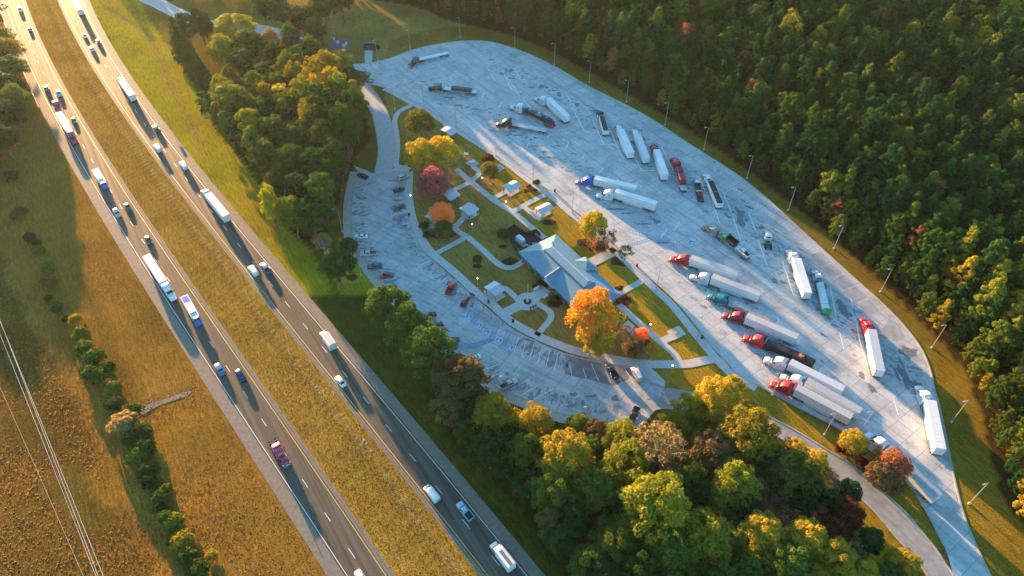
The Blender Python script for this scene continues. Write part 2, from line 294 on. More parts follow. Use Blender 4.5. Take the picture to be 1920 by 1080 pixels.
# ------------------------------------------------------------------ terrain
def build_ground():
    xs = np.concatenate([np.linspace(-2500, -420, 14), np.arange(-400, 401, 1.6), np.linspace(420, 2500, 14)])
    ys = np.concatenate([np.linspace(-800, 20, 9), np.arange(40, 420, 1.6), np.linspace(440, 3500, 18)])
    X, Y = np.meshgrid(xs, ys); x, y = X.ravel(), Y.ravel()
    nz = lambda s, ph: (np.sin(x/s+ph+1.7*np.sin(y/(s*1.3)+ph*2))+np.sin(y/(s*0.8)-ph+1.3*np.sin(x/(s*1.1)))+np.sin((x+y)/(s*0.37)+ph*3)*0.6)/2.6
    n1, n2, n3 = nz(9, 0.3), nz(23, 1.1), nz(4, 2.0)
    lin = lambda c: np.array(c)
    col = np.tile(lin((0.17, 0.15, 0.055)), (len(x), 1))
    def put(mask, c, edge=None): 
        nonlocal col
        m_ = np.clip(mask, 0, 1)[:, None]; col = col*(1-m_)+lin(c)*m_
    # left meadow / verges in motorway coords
    s = x*HD[0]+y*HD[1]; n = x*HN[0]+y*HN[1]; sc_ = np.clip(s, -470, -50)
    off = {k: n-(np.polyval(HP[k], sc_)+np.polyval(np.polyder(HP[k]), sc_)*(s-sc_)) for k in HP}
    med = (off['SBy'] > 0) & (off['NBy'] < 0); left = off['SBw'] < 0; right = off['NBw'] > 0
    put(med*1.0, (0.30, 0.195, 0.06)); put(med*np.clip(0.25+n1*0.9, 0, 1)*np.exp(-((off['SBy']-9)/3.5)**2)*.8, (0.20, 0.17, 0.035)); put(med*np.clip(np.cos(off['SBy']*2.4+n2*.6), 0, 1)**3*np.clip(.6+n3*.6, 0, 1)*.55, (0.42, 0.25, 0.10)); put(med*np.clip(-np.cos(off['SBy']*2.4+n2*.6), 0, 1)**3*.45, (0.17, 0.10, 0.035)); put(left*np.clip(np.cos(off['SBw']*1.9+n2), 0, 1)**3*np.clip(.4+n3*.6, 0, 1)*.4, (0.36, 0.20, 0.08)); put(med*np.clip(n3*0.7+.1, 0, 1)*0.5, (0.32, 0.21, 0.09))
    md = -off['NBy']-5.2+n1*0.5; put(med*np.exp(-(md/0.55)**2)*(0.75), (0.42, 0.33, 0.24)); put(med*np.exp(-((md-1.4)/1.0)**2)*0.5, (0.09, 0.06, 0.03))
    put(left*1.0, (0.27, 0.145, 0.05)); put(left*np.clip(n1*0.9+0.1, 0, 1)*0.35, (0.17, 0.15, 0.04)); put(left*np.clip(n2*0.8, 0, 1)*0.6, (0.27, 0.15, 0.055))
    fld = left & (off['SBw'] < -38-4*n1); put(fld*1.0, (0.19, 0.095, 0.04)); put(fld*np.clip(n1+n3*0.5, 0, 1)*0.8, (0.09, 0.085, 0.03)); put(fld*np.clip(-n1+n2*0.5, 0, 1)*0.7, (0.24, 0.115, 0.05))
    put(fld*np.clip(n2*1.3-.15, 0, 1)*0.7, (0.065, 0.055, 0.022)); put(left*np.clip(nz(15, 4.2)*1.4-.3, 0, 1)*0.6, (0.13, 0.085, 0.03)); grn = fld & (y > 150+8*n1); put(grn*0.5, (0.09, 0.085, 0.035))
    put(right*1.0, (0.13, 0.115, 0.04))
    verge = right & (off['NBw'] < 27+2*n1); put(verge*1.0, (0.30, 0.27, 0.03)); put(verge*np.clip(n1+.2, 0, 1)*0.8, (0.22, 0.25, 0.025)); put(verge*np.clip(-n2, 0, 1)*0.5, (0.36, 0.22, 0.06))
    sh = right & (off['NBw'] < 38+2*n1) & (y < 165); put(sh*1.0, (0.03, 0.06, 0.013))  # dark green here is tree shade put into the verge colour
    tan_ = right & (y > 300+6*n1) & (x > -130); put(tan_*1.0, (0.23, 0.185, 0.10)); put(tan_*np.clip(n1, 0, 1)*0.7, (0.19, 0.14, 0.07))
    # strips along the lot, islands and lawns
    lp = px(LOT+LOTI, 3, False); P_ = lambda a: np.array([G(*p) for p in a])
    dl = dline(x, y, px(LOT, 3)); inlot = pinpoly(x, y, lp)
    strip = (dl < 16+n1*1.5) & ~inlot & (x > -60) & (y > 60); put(strip*1.0, (0.17, 0.125, 0.045)); put(strip*np.exp(-((dl-9-n1)/2.5)**2)*0.6, (0.20, 0.09, 0.05)); put((strip & (dl < 5))*0.8, (0.17, 0.14, 0.04)); put(((dl < 26) & (x > 110) & (y < 140))*0.85, (0.24, 0.17, 0.035))
    pl = pinpoly(x, y, np.array([G(*p) for p in [(716,165),(770,190),(840,231),(955,308),(1040,364),(1100,412),(1160,466),(1209,518),(1302,607),(1380,698),(1425,725),(1700,900),(1768,1024),(1750,1023),(1640,910),(1425,773),(1240,728),(1137,678),(1010,640),(880,550),(780,447),(758,368),(764,318),(741,278),(729,216)]]))
    put(pl*1.0, (0.27, 0.195, 0.10)); put(pl*np.clip(n1*0.8+0.1, 0, 1)*0.6, (0.20, 0.17, 0.07)); put((pl & (x+y*0.55 > 119))*0.85, (0.34, 0.225, 0.035)); put((pl & (x > 45))*np.clip(0.5+n1, 0, 1)*0.5, (0.20, 0.16, 0.03))  # gold past the slanted line is sunlight put into the lawn colour
    br = pinpoly(x, y, P_([(955,598),(1010,640),(1040,590),(1000,575)])); put(br*0.7, (0.20, 0.13, 0.07))
    rg = pinpoly(x, y, P_([(1600,900),(1700,1050),(1730,1090),(1640,1100),(1560,980)])); put(rg*1.0, (0.28, 0.19, 0.03))
    # woodland floors
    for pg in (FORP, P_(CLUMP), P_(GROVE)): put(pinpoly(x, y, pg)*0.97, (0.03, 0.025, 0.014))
    ws = pinpoly(x, y, P_([(585,470),(600,420),(640,425),(625,520),(655,600),(690,640),(720,690),(800,750),(860,850),(930,900),(1010,1000),(1100,1160),(1000,1085),(830,860),(700,700)])); put(ws*0.8, (0.032, 0.062, 0.014)); put((ws & (y < 112) & (x+0.75*y > 76))*0.7, (0.11, 0.07, 0.04))  # dark green stands for tree shade, put into the grass colour
    # small drainage channels
    ch = px([(205,15),(240,38),(275,62),(292,92),(312,135),(340,200),(365,245),(382,285)], 6); put((np.exp(-(dline(x, y, ch)/1.1)**2))*0.85*(y < 340), (0.27, 0.19, 0.13)); put((np.exp(-(dline(x, y, ch)/1.1)**2))*0.8*(y > 340), (0.12, 0.13, 0.11))
    cf = px([(1480,400),(1560,455),(1640,530),(1700,590),(1760,660)], 4)
    put(np.exp(-(dline(x, y, px([(150,520),(205,640),(250,760)], 4))/2.5)**2)*0.5, (0.05, 0.06, 0.025))
    z = np.where(med, -0.55*np.exp(-((off['SBy']-off['SBy']*0-8)/5.0)**2), 0.0)*0 + 0.0
    z = z+np.where(left & (off['SBw'] < -6), 0.18*n1+0.10*n3, 0.0)*np.clip((-off['SBw']-6)/6, 0, 1)
    c_ = 0.845*x+0.534*y   # across-sun coordinate: unseen hill, its height shaped to shade the lot
    hh = np.interp(c_, [-300, 30, 60, 100, 118, 140, 150, 183, 202, 235, 262, 500], [0, 0, 1, 1, 0, 0, 17, 17, 5, 5, 14, 14])
    z = z+hh*np.clip((y-398)/22, 0, 1)
    nx, ny = len(xs), len(ys); me = bpy.data.meshes.new('ground')
    idx = np.arange(nx*ny).reshape(ny, nx); f = np.stack([idx[:-1, :-1], idx[:-1, 1:], idx[1:, 1:], idx[1:, :-1]], -1).reshape(-1, 4)
    me.vertices.add(len(x)); me.vertices.foreach_set('co', np.stack([x, y, z], 1).ravel()); me.loops.add(f.size); me.loops.foreach_set('vertex_index', f.ravel().astype(np.int32)); me.polygons.add(len(f)); me.polygons.foreach_set('loop_start', np.arange(0, f.size, 4, dtype=np.int32)); me.update(calc_edges=True)
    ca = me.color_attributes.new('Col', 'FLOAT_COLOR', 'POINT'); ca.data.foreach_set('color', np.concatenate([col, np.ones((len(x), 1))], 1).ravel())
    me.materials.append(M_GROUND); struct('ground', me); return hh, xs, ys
build_ground()
def shade_hill_z(x, y):
    c_ = 0.845*x+0.534*y; return float(np.interp(c_, [-300, 30, 60, 100, 118, 140, 150, 183, 202, 235, 262, 500], [0, 0, 1, 1, 0, 0, 17, 17, 5, 5, 14, 14])*np.clip((y-398)/22, 0, 1))
# ------------------------------------------------------------------ roads
def roads():
    mb = MB(); ribbon(mb, hline('SBy', 0.9), hline('SBw', -0.45), 0.30); ribbon(mb, hline('NBy', -0.9), hline('NBw', 0.45), 0.30) if False else None
    mb = MB()
    ribbon(mb, hline('SBw', -0.5), hline('SBy', 0.5), 0.05); struct('southbound_road', mb.mesh('southbound_road', [M_ASPH]))
    mb = MB(); ribbon(mb, hline('NBy', -0.5), hline('NBw', 0.5), 0.05); struct('northbound_road', mb.mesh('northbound_road', [M_ASPH]))
    mb = MB(); ribbon(mb, hline('SBw', -3.8), hline('SBw', -0.5), 0.046); ribbon(mb, hline('SBy', 0.5), hline('SBy', 1.7), 0.046)
    ribbon(mb, hline('NBw', 0.5), hline('NBw', 3.5), 0.046); ribbon(mb, hline('NBy', -1.6), hline('NBy', -0.5), 0.046)
    struct('road_shoulder', mb.mesh('road_shoulder', [M_SHOULD]))
    mb = MB()
    ribw(mb, hline('SBw'), 0.16, 0.056, 0); ribw(mb, hline('NBw'), 0.16, 0.056, 0); ribw(mb, hline('SBy'), 0.16, 0.056, 1); ribw(mb, hline('NBy'), 0.16, 0.056, 1)
    for a, b, s0 in (('SBw', 'SBy', None), ('NBy', 'NBw', None)):
        la, lb = hline(a, 0, -760, 120, 1), hline(b, 0, -760, 120, 1); c = (la+lb)/2; dl = np.r_[0, np.cumsum(np.linalg.norm(np.diff(c, axis=0), axis=1))]
        ref = G(566, 900) if a == 'SBw' else G(719.7, 795.2); k = np.argmin(np.linalg.norm(c-ref, axis=1)); ph = dl[k] % 12.2
        for d in np.arange(ph, dl[-1]-4, 12.2):
            seg = np.array([[np.interp(d+t, dl, c[:, 0]), np.interp(d+t, dl, c[:, 1])] for t in (0, 1.6, 3.2)]); ribw(mb, seg, 0.16, 0.056, 0)
    # rumble strips
    for k, o_ in (('SBw', -0.75), ('SBy', 1.1), ('NBy', -1.1), ('NBw', 0.8)):
        l = hline(k, o_, -470, 40, 1); dd = np.r_[0, np.cumsum(np.linalg.norm(np.diff(l, axis=0), axis=1))]
        if k in ('SBy', 'NBy'):
            for d in np.arange(150, dd[-1], 0.7):
                q = np.array([[np.interp(d+t, dd, l[:, 0]), np.interp(d+t, dd, l[:, 1])] for t in (0, 0.3)]); ribw(mb, q, 0.4, 0.054, 2)
    struct('road_markings', mb.mesh('road_markings', [M_PAINT, M_YEL, P('rumble_dark', (0.13, 0.11, 0.09), .9)]))
    # side road at the top
    mb = MB(); l = px([(215,-60),(262,-12),(300,8),(345,30),(400,48),(455,52),(500,57),(560,78)], 6); ribw(mb, l, 8.5, 0.04); struct('side_road', mb.mesh('side_road', [M_DARKRAMP]))
    mb = MB(); ribw(mb, offs(l, 3.6), 0.15, 0.05); ribw(mb, offs(l, -3.6), 0.15, 0.05); struct('side_road_lines', mb.mesh('side_road_lines', [M_PAINTF]))
    # lots and drives
    lot = px(LOT+LOTI, 4, False); mb = MB(); poly(mb, lot, 0.05); struct('truck_lot', mb.mesh('truck_lot', [M_LOT]))
    car = np.concatenate([px(CARL, 4), px(CARO, 4)]); mb = MB(); poly(mb, car, 0.054); struct('car_lot', mb.mesh('car_lot', [M_CARLOT]))
    def two(a, b, n=40):
        def rs(l):
            d = np.r_[0, np.cumsum(np.linalg.norm(np.diff(l, axis=0), axis=1))]; t = np.linspace(0, d[-1], n); return np.stack([np.interp(t, d, l[:, 0]), np.interp(t, d, l[:, 1])], 1)
        return rs(px(a, 4)), rs(px(b, 4))
    mb = MB(); a, b = two(RAMPU, RAMPL); ribbon(mb, b, a, 0.044); struct('exit_ramp', mb.mesh('exit_ramp', [M_RAMP]))
    mb = MB(); a, b = two(DRL, DRR); ribbon(mb, a, b, 0.046); struct('entry_drive', mb.mesh('entry_drive', [M_DARKRAMP]))
    # kerbs
    mb = MB()
    for l in (LOT, LOTI[2:-1], RAMPU, RAMPL, DRL[1:], DRR[1:], CARL[1:], CARO[:]): wall(mb, px(l, 4), 0.42, 0.0, 0.16)
    struct('kerb', mb.mesh('kerb', [M_KERB]))
roads()
# ------------------------------------------------------------------ walks
def walks():
    W = [([(720,166),(735,173),(770,192),(806,211),(843,236),(880,259),(920,285),(960,314),(1000,345),(1035,369),(1062,393),(1095,419),(1125,444),(1150,467),(1176,492),(1200,516),(1232,546),(1260,572),(1298,619),(1330,658),(1350,681),(1376,705),(1418,728)], 2.7, 0),
         ([(771,198),(750,208),(741,222),(741,237),(744,255),(745.5,278),(743,308),(750,319)], 2.2, 0),
         ([(746,313),(768,319)], 3.0, 0),
         ([(767,322),(767,335),(766,361),(769,387),(773,408),(779,424),(791,449),(811,476),(847,506),(890,546),(925,573),(960,604),(1010,631),(1070,655),(1137,671),(1193,681),(1227,683),(1267,683),(1293,682),(1340,674),(1362,690)], 3.0, 0),
         ([(855,317),(882,340),(924,373.6),(960.5,397.7),(1003,432),(1021,447)], 2.4, 0), ([(886,312),(900,324),(884,339)], 2.2, 0), ([(884,341),(862,351),(840,361)], 2.2, 0),
         ([(925,372),(948,360)], 2.2, 0), ([(961,397),(982,386),(1006,373),(1034,360)], 2.2, 0), ([(982,387),(1009,410)], 2.2, 0),
         ([(779,425),(800,424),(850,425),(868,410),(885,401)], 2.2, 0), ([(820,474),(850,458),(877,443)], 2.0, 0), ([(849,425),(862,436),(880,447),(910,473),(928,490),(943,500),(958,502),(972,496),(985,487)], 2.2, 0),
         ([(939,590),(962,579),(985,567)], 3.6, 0), ([(1003,556),(1025,541)], 4.0, 0), ([(1010,570),(1034,592),(1006,629)], 2.0, 0), ([(972,563),(948,541),(940,545)], 2.0, 0),
         ([(1160,551),(1180,540),(1209,524)], 2.2, 0), ([(1160,572),(1200,607),(1230,634),(1262,662),(1274,678)], 2.3, 0), ([(1240,641),(1262,630)], 2.6, 0), ([(1106,494),(1130,482),(1157,468)], 4.0, 0), ([(1205,640),(1183,617),(1172,607)], 2.5, 0)]
    k = 0
    for pts, wd, mi in W:
        mb = MB(); l = px(pts, 5); z = 0.09+0.004*(k % 12); ribw(mb, l, wd, z)
        for e in (offs(l, -wd/2), offs(l, wd/2)):
            for i in range(len(e)-1): mb.quad([(*e[i], 0), (*e[i+1], 0), (*e[i+1], z), (*e[i], z)])
        struct('sidewalk', mb.mesh('sidewalk', [M_WALK])); k += 1
    pads = [[(872.5,306),(887,298),(899,307),(886,314)], [(928,314),(936,308),(946,316),(934,324)], [(946,356),(963,345),(977,358),(956,370)], [(995,398),(1020,383),(1034,400),(1010,415)], [(862,402),(880,388),(898,402),(881,413)], [(906,547),(930,535),(949,556),(930,567)],
            [(1251,621),(1273,611),(1286,627),(1262,639)], [(830,236),(843,228),(860,240),(846,251)], [(800,400),(815,390),(833,402),(817,414)], [(836,362),(852,354),(864,366),(848,376)], [(1188,688),(1219,688),(1247,715),(1246,727),(1225,718),(1203,701)], [(1173,796),(1186,813),(1203,800),(1230,767),(1206,767)],
            [(663,311),(702,326),(697,332),(671,321)], [(733,322),(741,322),(765,316),(764,310),(742,312)], [(663,178),(1,1)][:0], [(1162,613),(1178,601),(1190,612),(1176,622)], [(684,118),(697,118),(699,94),(684,94)]]
    for pts in pads:
        if not pts: continue
        mb = MB(); q = px(pts, smooth=False); z = 0.142+0.004*(k % 10); poly(mb, q, z)
        for i in range(len(q)): a, b = q[i], q[(i+1) % len(q)]; mb.quad([(*a, 0), (*b, 0), (*b, z), (*a, z)])
        struct('concrete_pad', mb.mesh('concrete_pad', [M_WALK])); k += 1
    # tan walk outside the car lot
    mb = MB(); l = px(CARO[3:-1], 4); ribbon(mb, offs(l, 0.3), offs(l, 3.1), 0.12) ; struct('outer_sidewalk', mb.mesh('outer_sidewalk', [M_WALKT]))
    # flag circle
    c = G(989.3, 566); mb = MB(); poly(mb, [(c[0]+4*math.cos(a), c[1]+4*math.sin(a)) for a in np.linspace(0, 2*math.pi, 33)[:-1]], 0.19); struct('circle_pavement', mb.mesh('circle_pavement', [M_WALK]))
    beds = [((c[0], c[1]), 1.35, 1.35, 0.2)]
    for (x_, y_, a, b) in [(1029,417,2.6,1.7),(1037,381,2.6,1.7),(1004,353,1.9,1.2),(990,357,1.8,1.1),(613,470,2.2,1.6),(660,520,2.0,1.6),(1095,455,2.6,2.0),(1120,463,3.4,2.0),(1165,490,3.8,2.4),(1163,542,2.0,1.6),(1168,563,3.0,2.2),(1012,538,2.6,2.0),(1040,569,2.6,1.8),(800,420,1,1),(895,499,1.6,1.1),(919,345,1.6,1.1),(943,462,1.5,1),(957,491,3.0,1.6),(829,440,5.0,2.4),(1190,660,2.8,2.2),(1200,640,3.0,2.2),(1600,842,4,2.6),(1660,882,6,3.5)]:
        beds.append((tuple(G(x_, y_)), a, b, 0.022))
    for i, (q, a, b, z) in enumerate(beds):
        mb = MB(); poly(mb, [(q[0]+a*math.cos(t)*(1+.08*math.sin(3*t+i)), q[1]+b*math.sin(t)*(1+.08*math.cos(5*t))) for t in np.linspace(0, 2*math.pi, 25)[:-1]], z+0.002*i % 0.01); struct('mulch_bed', mb.mesh('mulch_bed', [M_MULCH]))
    mb = MB(); poly(mb, px([(951,436),(962,425),(985,442),(1007,436),(1024,448),(983,478),(968,462)], smooth=False), 0.03); struct('mulch_yard', mb.mesh('mulch_yard', [P('dark_mulch', (0.05, 0.028, 0.022), .95, noise=(2, .3))]))
walks()
# ------------------------------------------------------------------ lot markings and stains
def segm(mb, a, b, wd=0.12, z=0.06, mi=0): ribw(mb, np.array([G(*a), (G(*a)+G(*b))/2, G(*b)]), wd, z, mi)
def markings():
    mb = MB()
    L = [((913,126),(928,152)),((941,130),(960,170)),((965,128),(976,150)),((1028,161),(1036,174)),((1061,173),(1070,192)),((1072,201),(1096,247)),((1097,198),(1107,215)),((1111,224),(1132,271)),((1144,244),(1166,294)),((1189,293),(1203,320)),((1203,320),(1230,320)),((1238,270),(1262,320)),((1288,331),(1310,331)),((1310,331),(1322,358)),((950,143),(975,181)),((1049,167),(1060,167)),
         ((1096,248),(1121,248)),((1131,271),(1155,271)),((1356,360),(1371,398)),((1375,410),(1392,460)),((1403,398),(1417,432)),((1335,378),(1350,420)),((1334,407),(1345,407)),((1421,449),(1438,498)),((1456,455),(1464,475)),((1467,490),(1487,552)),((1487,552),(1503,558)),((1457,456),(1464,476)),((1556,536),(1568,596)),((1546,560),(1552,585)),((1500,516),(1520,560)),((1600,578),(1612,640)),((1612,640),(1630,700)),((1574,622),(1582,655)),((1674,745),(1684,778)),((1690,740),(1720,742)),((1595,560),(1610,618)),((1410,480),(1430,480)),
         ((844,143),(847,151)),((786,149),(776,157)),((834,179),(840,172)),((904,183),(908,174)),((935,202),(940,192)),((980,183),(996,205)),((958,233),(962,224)),((986,278),(993,266)),((1026,259),(1032,250)),((1061,278),(1067,266)),((1092,298),(1096,289)),((1122,325),(1131,315)),((1150,344),(1160,335)),((1264,433),(1274,417)),((1240,446),(1250,430)),
         ((1288,527),(1290,512)),((1322,558),(1328,544)),((1290,512),(1296,516)),((1357,588),(1360,577)),((1460,596),(1456,610)),((1448,592),(1460,597)),((1394,640),(1397,625)),((1489,656),(1500,640)),((1428,690),(1434,672)),((1488,664),(1498,637)),((1536,700),(1540,690)),((1577,740),(1580,728)),((1607,781),(1630,792)),((1652,835),(1668,848)),((1682,858),(1755,920)),((1690,848),(1757,922))]
    for a, b in L: segm(mb, a, b, 0.28, 0.062, 0)
    # car lot stalls
    C = [((872,549),(857,580)),((884,562),(872,592)),((972,633),(963,662)),((987,638),(978,669)),((1002,643),(993,676)),((1017,649),(1008,682)),((1032,656),(1023,688)),((1047,662),(1039,694)),((1069,685),(1072,704)),((1093,691),(1099,709)),((1109,682),(1122,714)),((1134,693),(1146,719)),((1158,705),(1168,720)),((1171,690),(1192,725)),((1236,730),(1246,739)),
         ((870,674),(904,662)),((888,684),(918,672)),((902,695),(936,683)),((918,709),(953,693)),((938,724),(973,703)),((955,731),(994,711)),((977,741),(1016,719)),((1002,748),(1040,728)),
         ((808,606),(832,603)),((828,619),(848,617)),((660,370),(690,382)),((664,350),(695,349)),((660,392),(692,392)),((660,405),(692,408)),((662,425),(694,430)),((672,455),(702,462)),((690,487),(720,490)),((700,505),(735,509)),((715,525),(745,523)),((728,345),(755,340)),((728,373),(757,370)),((733,402),(762,397)),((740,424),(768,418)),((752,450),(780,440)),((768,472),(795,464)),((785,498),(812,488)),((810,522),(835,510))]
    for a, b in C: segm(mb, a, b, 0.16, 0.066, 1)
    # handicap aisles: outline and stripes
    def hatch(c, n, wd=0.15, mi=2, z=0.066):
        q = [G(*p) for p in c]
        for i in range(4): ribw(mb, np.array([q[i], (q[i]+q[(i+1) % 4])/2, q[(i+1) % 4]]), wd, z, mi)
        for k in range(1, n):
            t = k/n; t2 = min(1, t+0.6/n); a = q[0]*(1-t)+q[1]*t; b = q[3]*(1-t2)+q[2]*t2; ribw(mb, np.array([a, (a+b)/2, b]), wd, z+0.002, mi)
    hatch([(893,574),(884,605),(890,611),(901,578)], 9); hatch([(929,602),(919,634),(926,639),(936,605)], 9); hatch([(951,617),(941,649),(947,652),(957,622)], 9); segm(mb, (913,590), (903,621), .11, .066, 2)
    hatch([(850,647),(859,661),(882,652),(880,645)], 6); hatch([(880,645),(885,655),(926,639),(919,634)], 9); hatch([(1180,430),(1358,487),(1357,492),(1180,436)], 30); hatch([(1180,463),(1225,449),(1220,446),(1178,459)], 9)
    segm(mb, (1264,433), (1306,449), .13, .066, 2); segm(mb, (1306,449), (1298,464), .13, .066, 2)
    struct('parking_markings', mb.mesh('parking_markings', [M_PAINTF, M_PAINT, M_BLUEL]))
    # wheelchair symbols: blue square with white figure
    for (x, y, sz) in [(879,595,1.9),(898,610,1.9),(912,623,1.9),(935,639,1.9),(956,652,1.9),(1297,455,2.2)]:
        q = G(x, y); a = R(-25) if x < 1000 else R(60); mb = MB(); h = sz/2
        def T(u, v): return (q[0]+(u*math.cos(a)-v*math.sin(a))*h, q[1]+(u*math.sin(a)+v*math.cos(a))*h)
        mb.quad([(*T(-1, -1), .072), (*T(1, -1), .072), (*T(1, 1), .072), (*T(-1, 1), .072)], 0)
        def st(pts, wd=0.16):
            l = np.array([T(*p) for p in pts]); ribw(mb, l, wd*h, 0.078, 1)
        for k in range(4):
            s_ = [(-1, -1), (1, -1), (1, 1), (-1, 1)]; A, B_ = s_[k], s_[(k+1) % 4]; st([A, ((A[0]+B_[0])/2, (A[1]+B_[1])/2), B_], 0.12)
        st([(-.1+.42*math.cos(t), -.25+.42*math.sin(t)) for t in np.linspace(R(110), R(400), 14)]); st([(-.12, .45), (-.08, .1), (-.05, -.12)]); st([(-.08, .15), (.1, .14), (.3, .13)], .12); st([(-.05, -.12), (.15, -.13), (.32, -.13)]); st([(.32, -.13), (.45, -.35), (.52, -.55)])
        poly(mb, [T(-.15+.13*math.cos(t), .62+.13*math.sin(t)) for t in np.linspace(0, 6.28, 11)[:-1]], 0.079, 1)
        struct('wheelchair_symbol', mb.mesh('wheelchair_symbol', [M_BLUEP, M_PAINT]))
    # oil stains: irregular blotches on the concrete
    mb = MB(); S = [(942,138,2.2,1.2),(950,131,1.5,1),(958,132,1.3,1.6),(922,112,1.6,.8),(1014,163,1.8,1.4),(1025,164,1,1.2),(1048,177,1,2.2),(1082,196,1.2,2.0),(970,254,3.4,.6),(792,153,2.6,.5),(845,183,3.0,.6),(877,201,2.0,.6),(1007,274,3.6,.5),(1034,296,3.2,.5),(1021,285,1.5,.9),(1116,208,2.2,1.2),(1303,340,1.0,1.8),(1388,410,1.6,4.4),(1390,398,1.8,1.2),(1400,413,.9,1.2),(1382,392,.8,2),(1428,427,1.3,1.2),(1452,527,1.2,1.6),(1594,591,1.1,1.0),(1581,578,1.6,4.2),(1572,566,1.0,1.6),(1694,705,1.3,4.6),(1681,702,.8,2.6),(1690,680,.6,2.8),(1616,704,1.0,1.6),(1635,728,1.3,1.8),(1715,720,2.2,1.4),(1728,735,1.4,1.6),(1702,660,3.2,2.6),(1205,420,3.4,.7),(1232,416,1.6,1.2),(1155,392,4.2,.6),(1178,400,3.0,.5),(1240,455,2.4,.8),(988,637,1.2,.9),(1000,652,1.0,.6),(1073,664,.8,1.1),(1108,743,2.6,.35),(1217,749,.8,.4),(1076,740,1.5,.8),(1154,748,1.2,1.2),(990,664,.6,.5),(1022,640,.6,.8),(672,351,1.6,.5),(745,376,2.2,.6),(744,413,2.4,.7),(752,408,1.6,.6),(1352,440,1,1),(770,375,1,.6),(1020,160,1,.6),(930,705,.8,.5),(908,688,.6,.4)]
    for i, (x, y, a, b) in enumerate(S):
        q = G(x, y); rr = rng.uniform(0.45, 1.25, 22); rr = (rr+np.roll(rr, 1))/2; mb_ = [(q[0]+a*rr[k]*math.cos(t), q[1]+b*rr[k]*math.sin(t)) for k, t in enumerate(np.linspace(0, 2*math.pi, 23)[:-1])]; poly(mb, mb_, 0.0575+0.0004*(i % 8))
    bays = [(px([(752,330),(746,360),(748,395),(758,430),(778,465),(805,498),(840,530),(885,570)], 3), 130, 2.2), (px([(985,645),(1030,668),(1070,685)], 4), 60, 2.2), (px([(675,345),(672,390),(676,435),(690,475),(712,510),(740,545)], 3), 70, 2.4), (px([(900,690),(950,715),(1020,740),(1090,760),(1160,770)], 3), 90, 2.6),
            (px([(930,125),(1000,160),(1090,205),(1180,262),(1290,330),(1380,395),(1460,480),(1540,560),(1620,630),(1700,700)], 4), 240, 7.0), (px([(800,160),(870,190),(960,240),(1030,285),(1140,350),(1230,410)], 4), 120, 5.0), (px([(1290,520),(1370,570),(1450,650),(1560,740)], 4), 60, 5.0)]
    for l, n, wd in bays:
        ax = l[-1]-l[0]
        for k in range(int(n*1.7)):
            i = int(rng.integers(len(l)-1)); q = l[i]+(l[i+1]-l[i])*rng.random()+rng.normal(size=2)*wd*.6; s = .25+.55*rng.random()**2; e = 1+2.5*rng.random()**2; an = math.atan2(*(l[i+1]-l[i])[::-1])+(math.pi/2 if wd < 4 else R(25))+rng.normal()*.25; rr = rng.uniform(.5, 1.3, 14); ca, sa = math.cos(an), math.sin(an)
            poly(mb, [(q[0]+(s*e*r_*math.cos(t))*ca-(s*r_*math.sin(t))*sa, q[1]+(s*e*r_*math.cos(t))*sa+(s*r_*math.sin(t))*ca) for r_, t in zip(rr, np.linspace(0, 2*math.pi, 15)[:-1])], 0.0570+0.00002*(k % 20), 1+int(rng.integers(2)))
    struct('oil_stains', mb.mesh('oil_stains', [M_STAIN, P('faint_stain', (.29, .30, .30), .8, noise=(1.5, .3)), P('mid_stain', (.20, .21, .215), .8, noise=(1.5, .3))]))
    # dark relaid slabs at the lot edge and along the car lot
    mb = MB()
    for k, pts in enumerate([[(1520,478),(1540,472),(1558,492),(1538,500)],[(1540,502),(1560,494),(1580,513),(1559,521)],[(1562,524),(1582,515),(1603,534),(1582,544)],[(1584,547),(1605,537),(1627,558),(1605,568)],[(1607,571),(1629,561),(1650,583),(1628,593)],[(1650,622),(1668,598),(1698,632),(1680,642)],[(1340,388),(1350,380),(1358,386),(1348,393)]]):
        poly(mb, px(pts, smooth=False), 0.0565+0.0003*k)
    m2 = MB(); poly(m2, px([(1060,666),(1100,676),(1140,684),(1190,693),(1178,712),(1150,724),(1105,712),(1060,702)], smooth=False), 0.0562); struct('dark_bays', m2.mesh('dark_bays', [P('dark_bay_asphalt', (.17, .175, .18), .8, noise=(0.5, .3))]))
    struct('dark_slabs', mb.mesh('dark_slabs', [P('dark_concrete', (0.33, 0.345, 0.35), .8, noise=(0.3, 0.25))]))
markings()
# ------------------------------------------------------------------ vehicle part library (each mesh made once, shared by the copies)
LIB = {}
def lib(key, fn, mats, smooth=False):
    if key not in LIB:
        mb = MB(); fn(mb); LIB[key] = mb.mesh(key, mats, smooth)
    return LIB[key]
def wheel_at(parent, x, y, r, wd, rz=0.0, org=(0, 0)):
    k = 'w%d_%d' % (int(r*100), int(wd*100)); s = 1 if y > 0 else -1
    me = lib('tyre_'+k, lambda m: (m.cyl((0, -wd/2, 0), (0, wd/2, 0), r, n=14), ), [M_TYRE]); ri = lib('rim_'+k, lambda m: (m.cyl((0, -wd/2-.015, 0), (0, wd/2+.015, 0), r*0.58, r*0.58, n=10), m.cyl((0, -wd/2-.03, 0), (0, wd/2+.03, 0), r*0.2, n=8)), [M_RIM])
    c, n = math.cos(rz), math.sin(rz); o = ob('wheel', me, parent, (x*c-y*n, x*n+y*c, r), rz); ob('rim', ri, o)
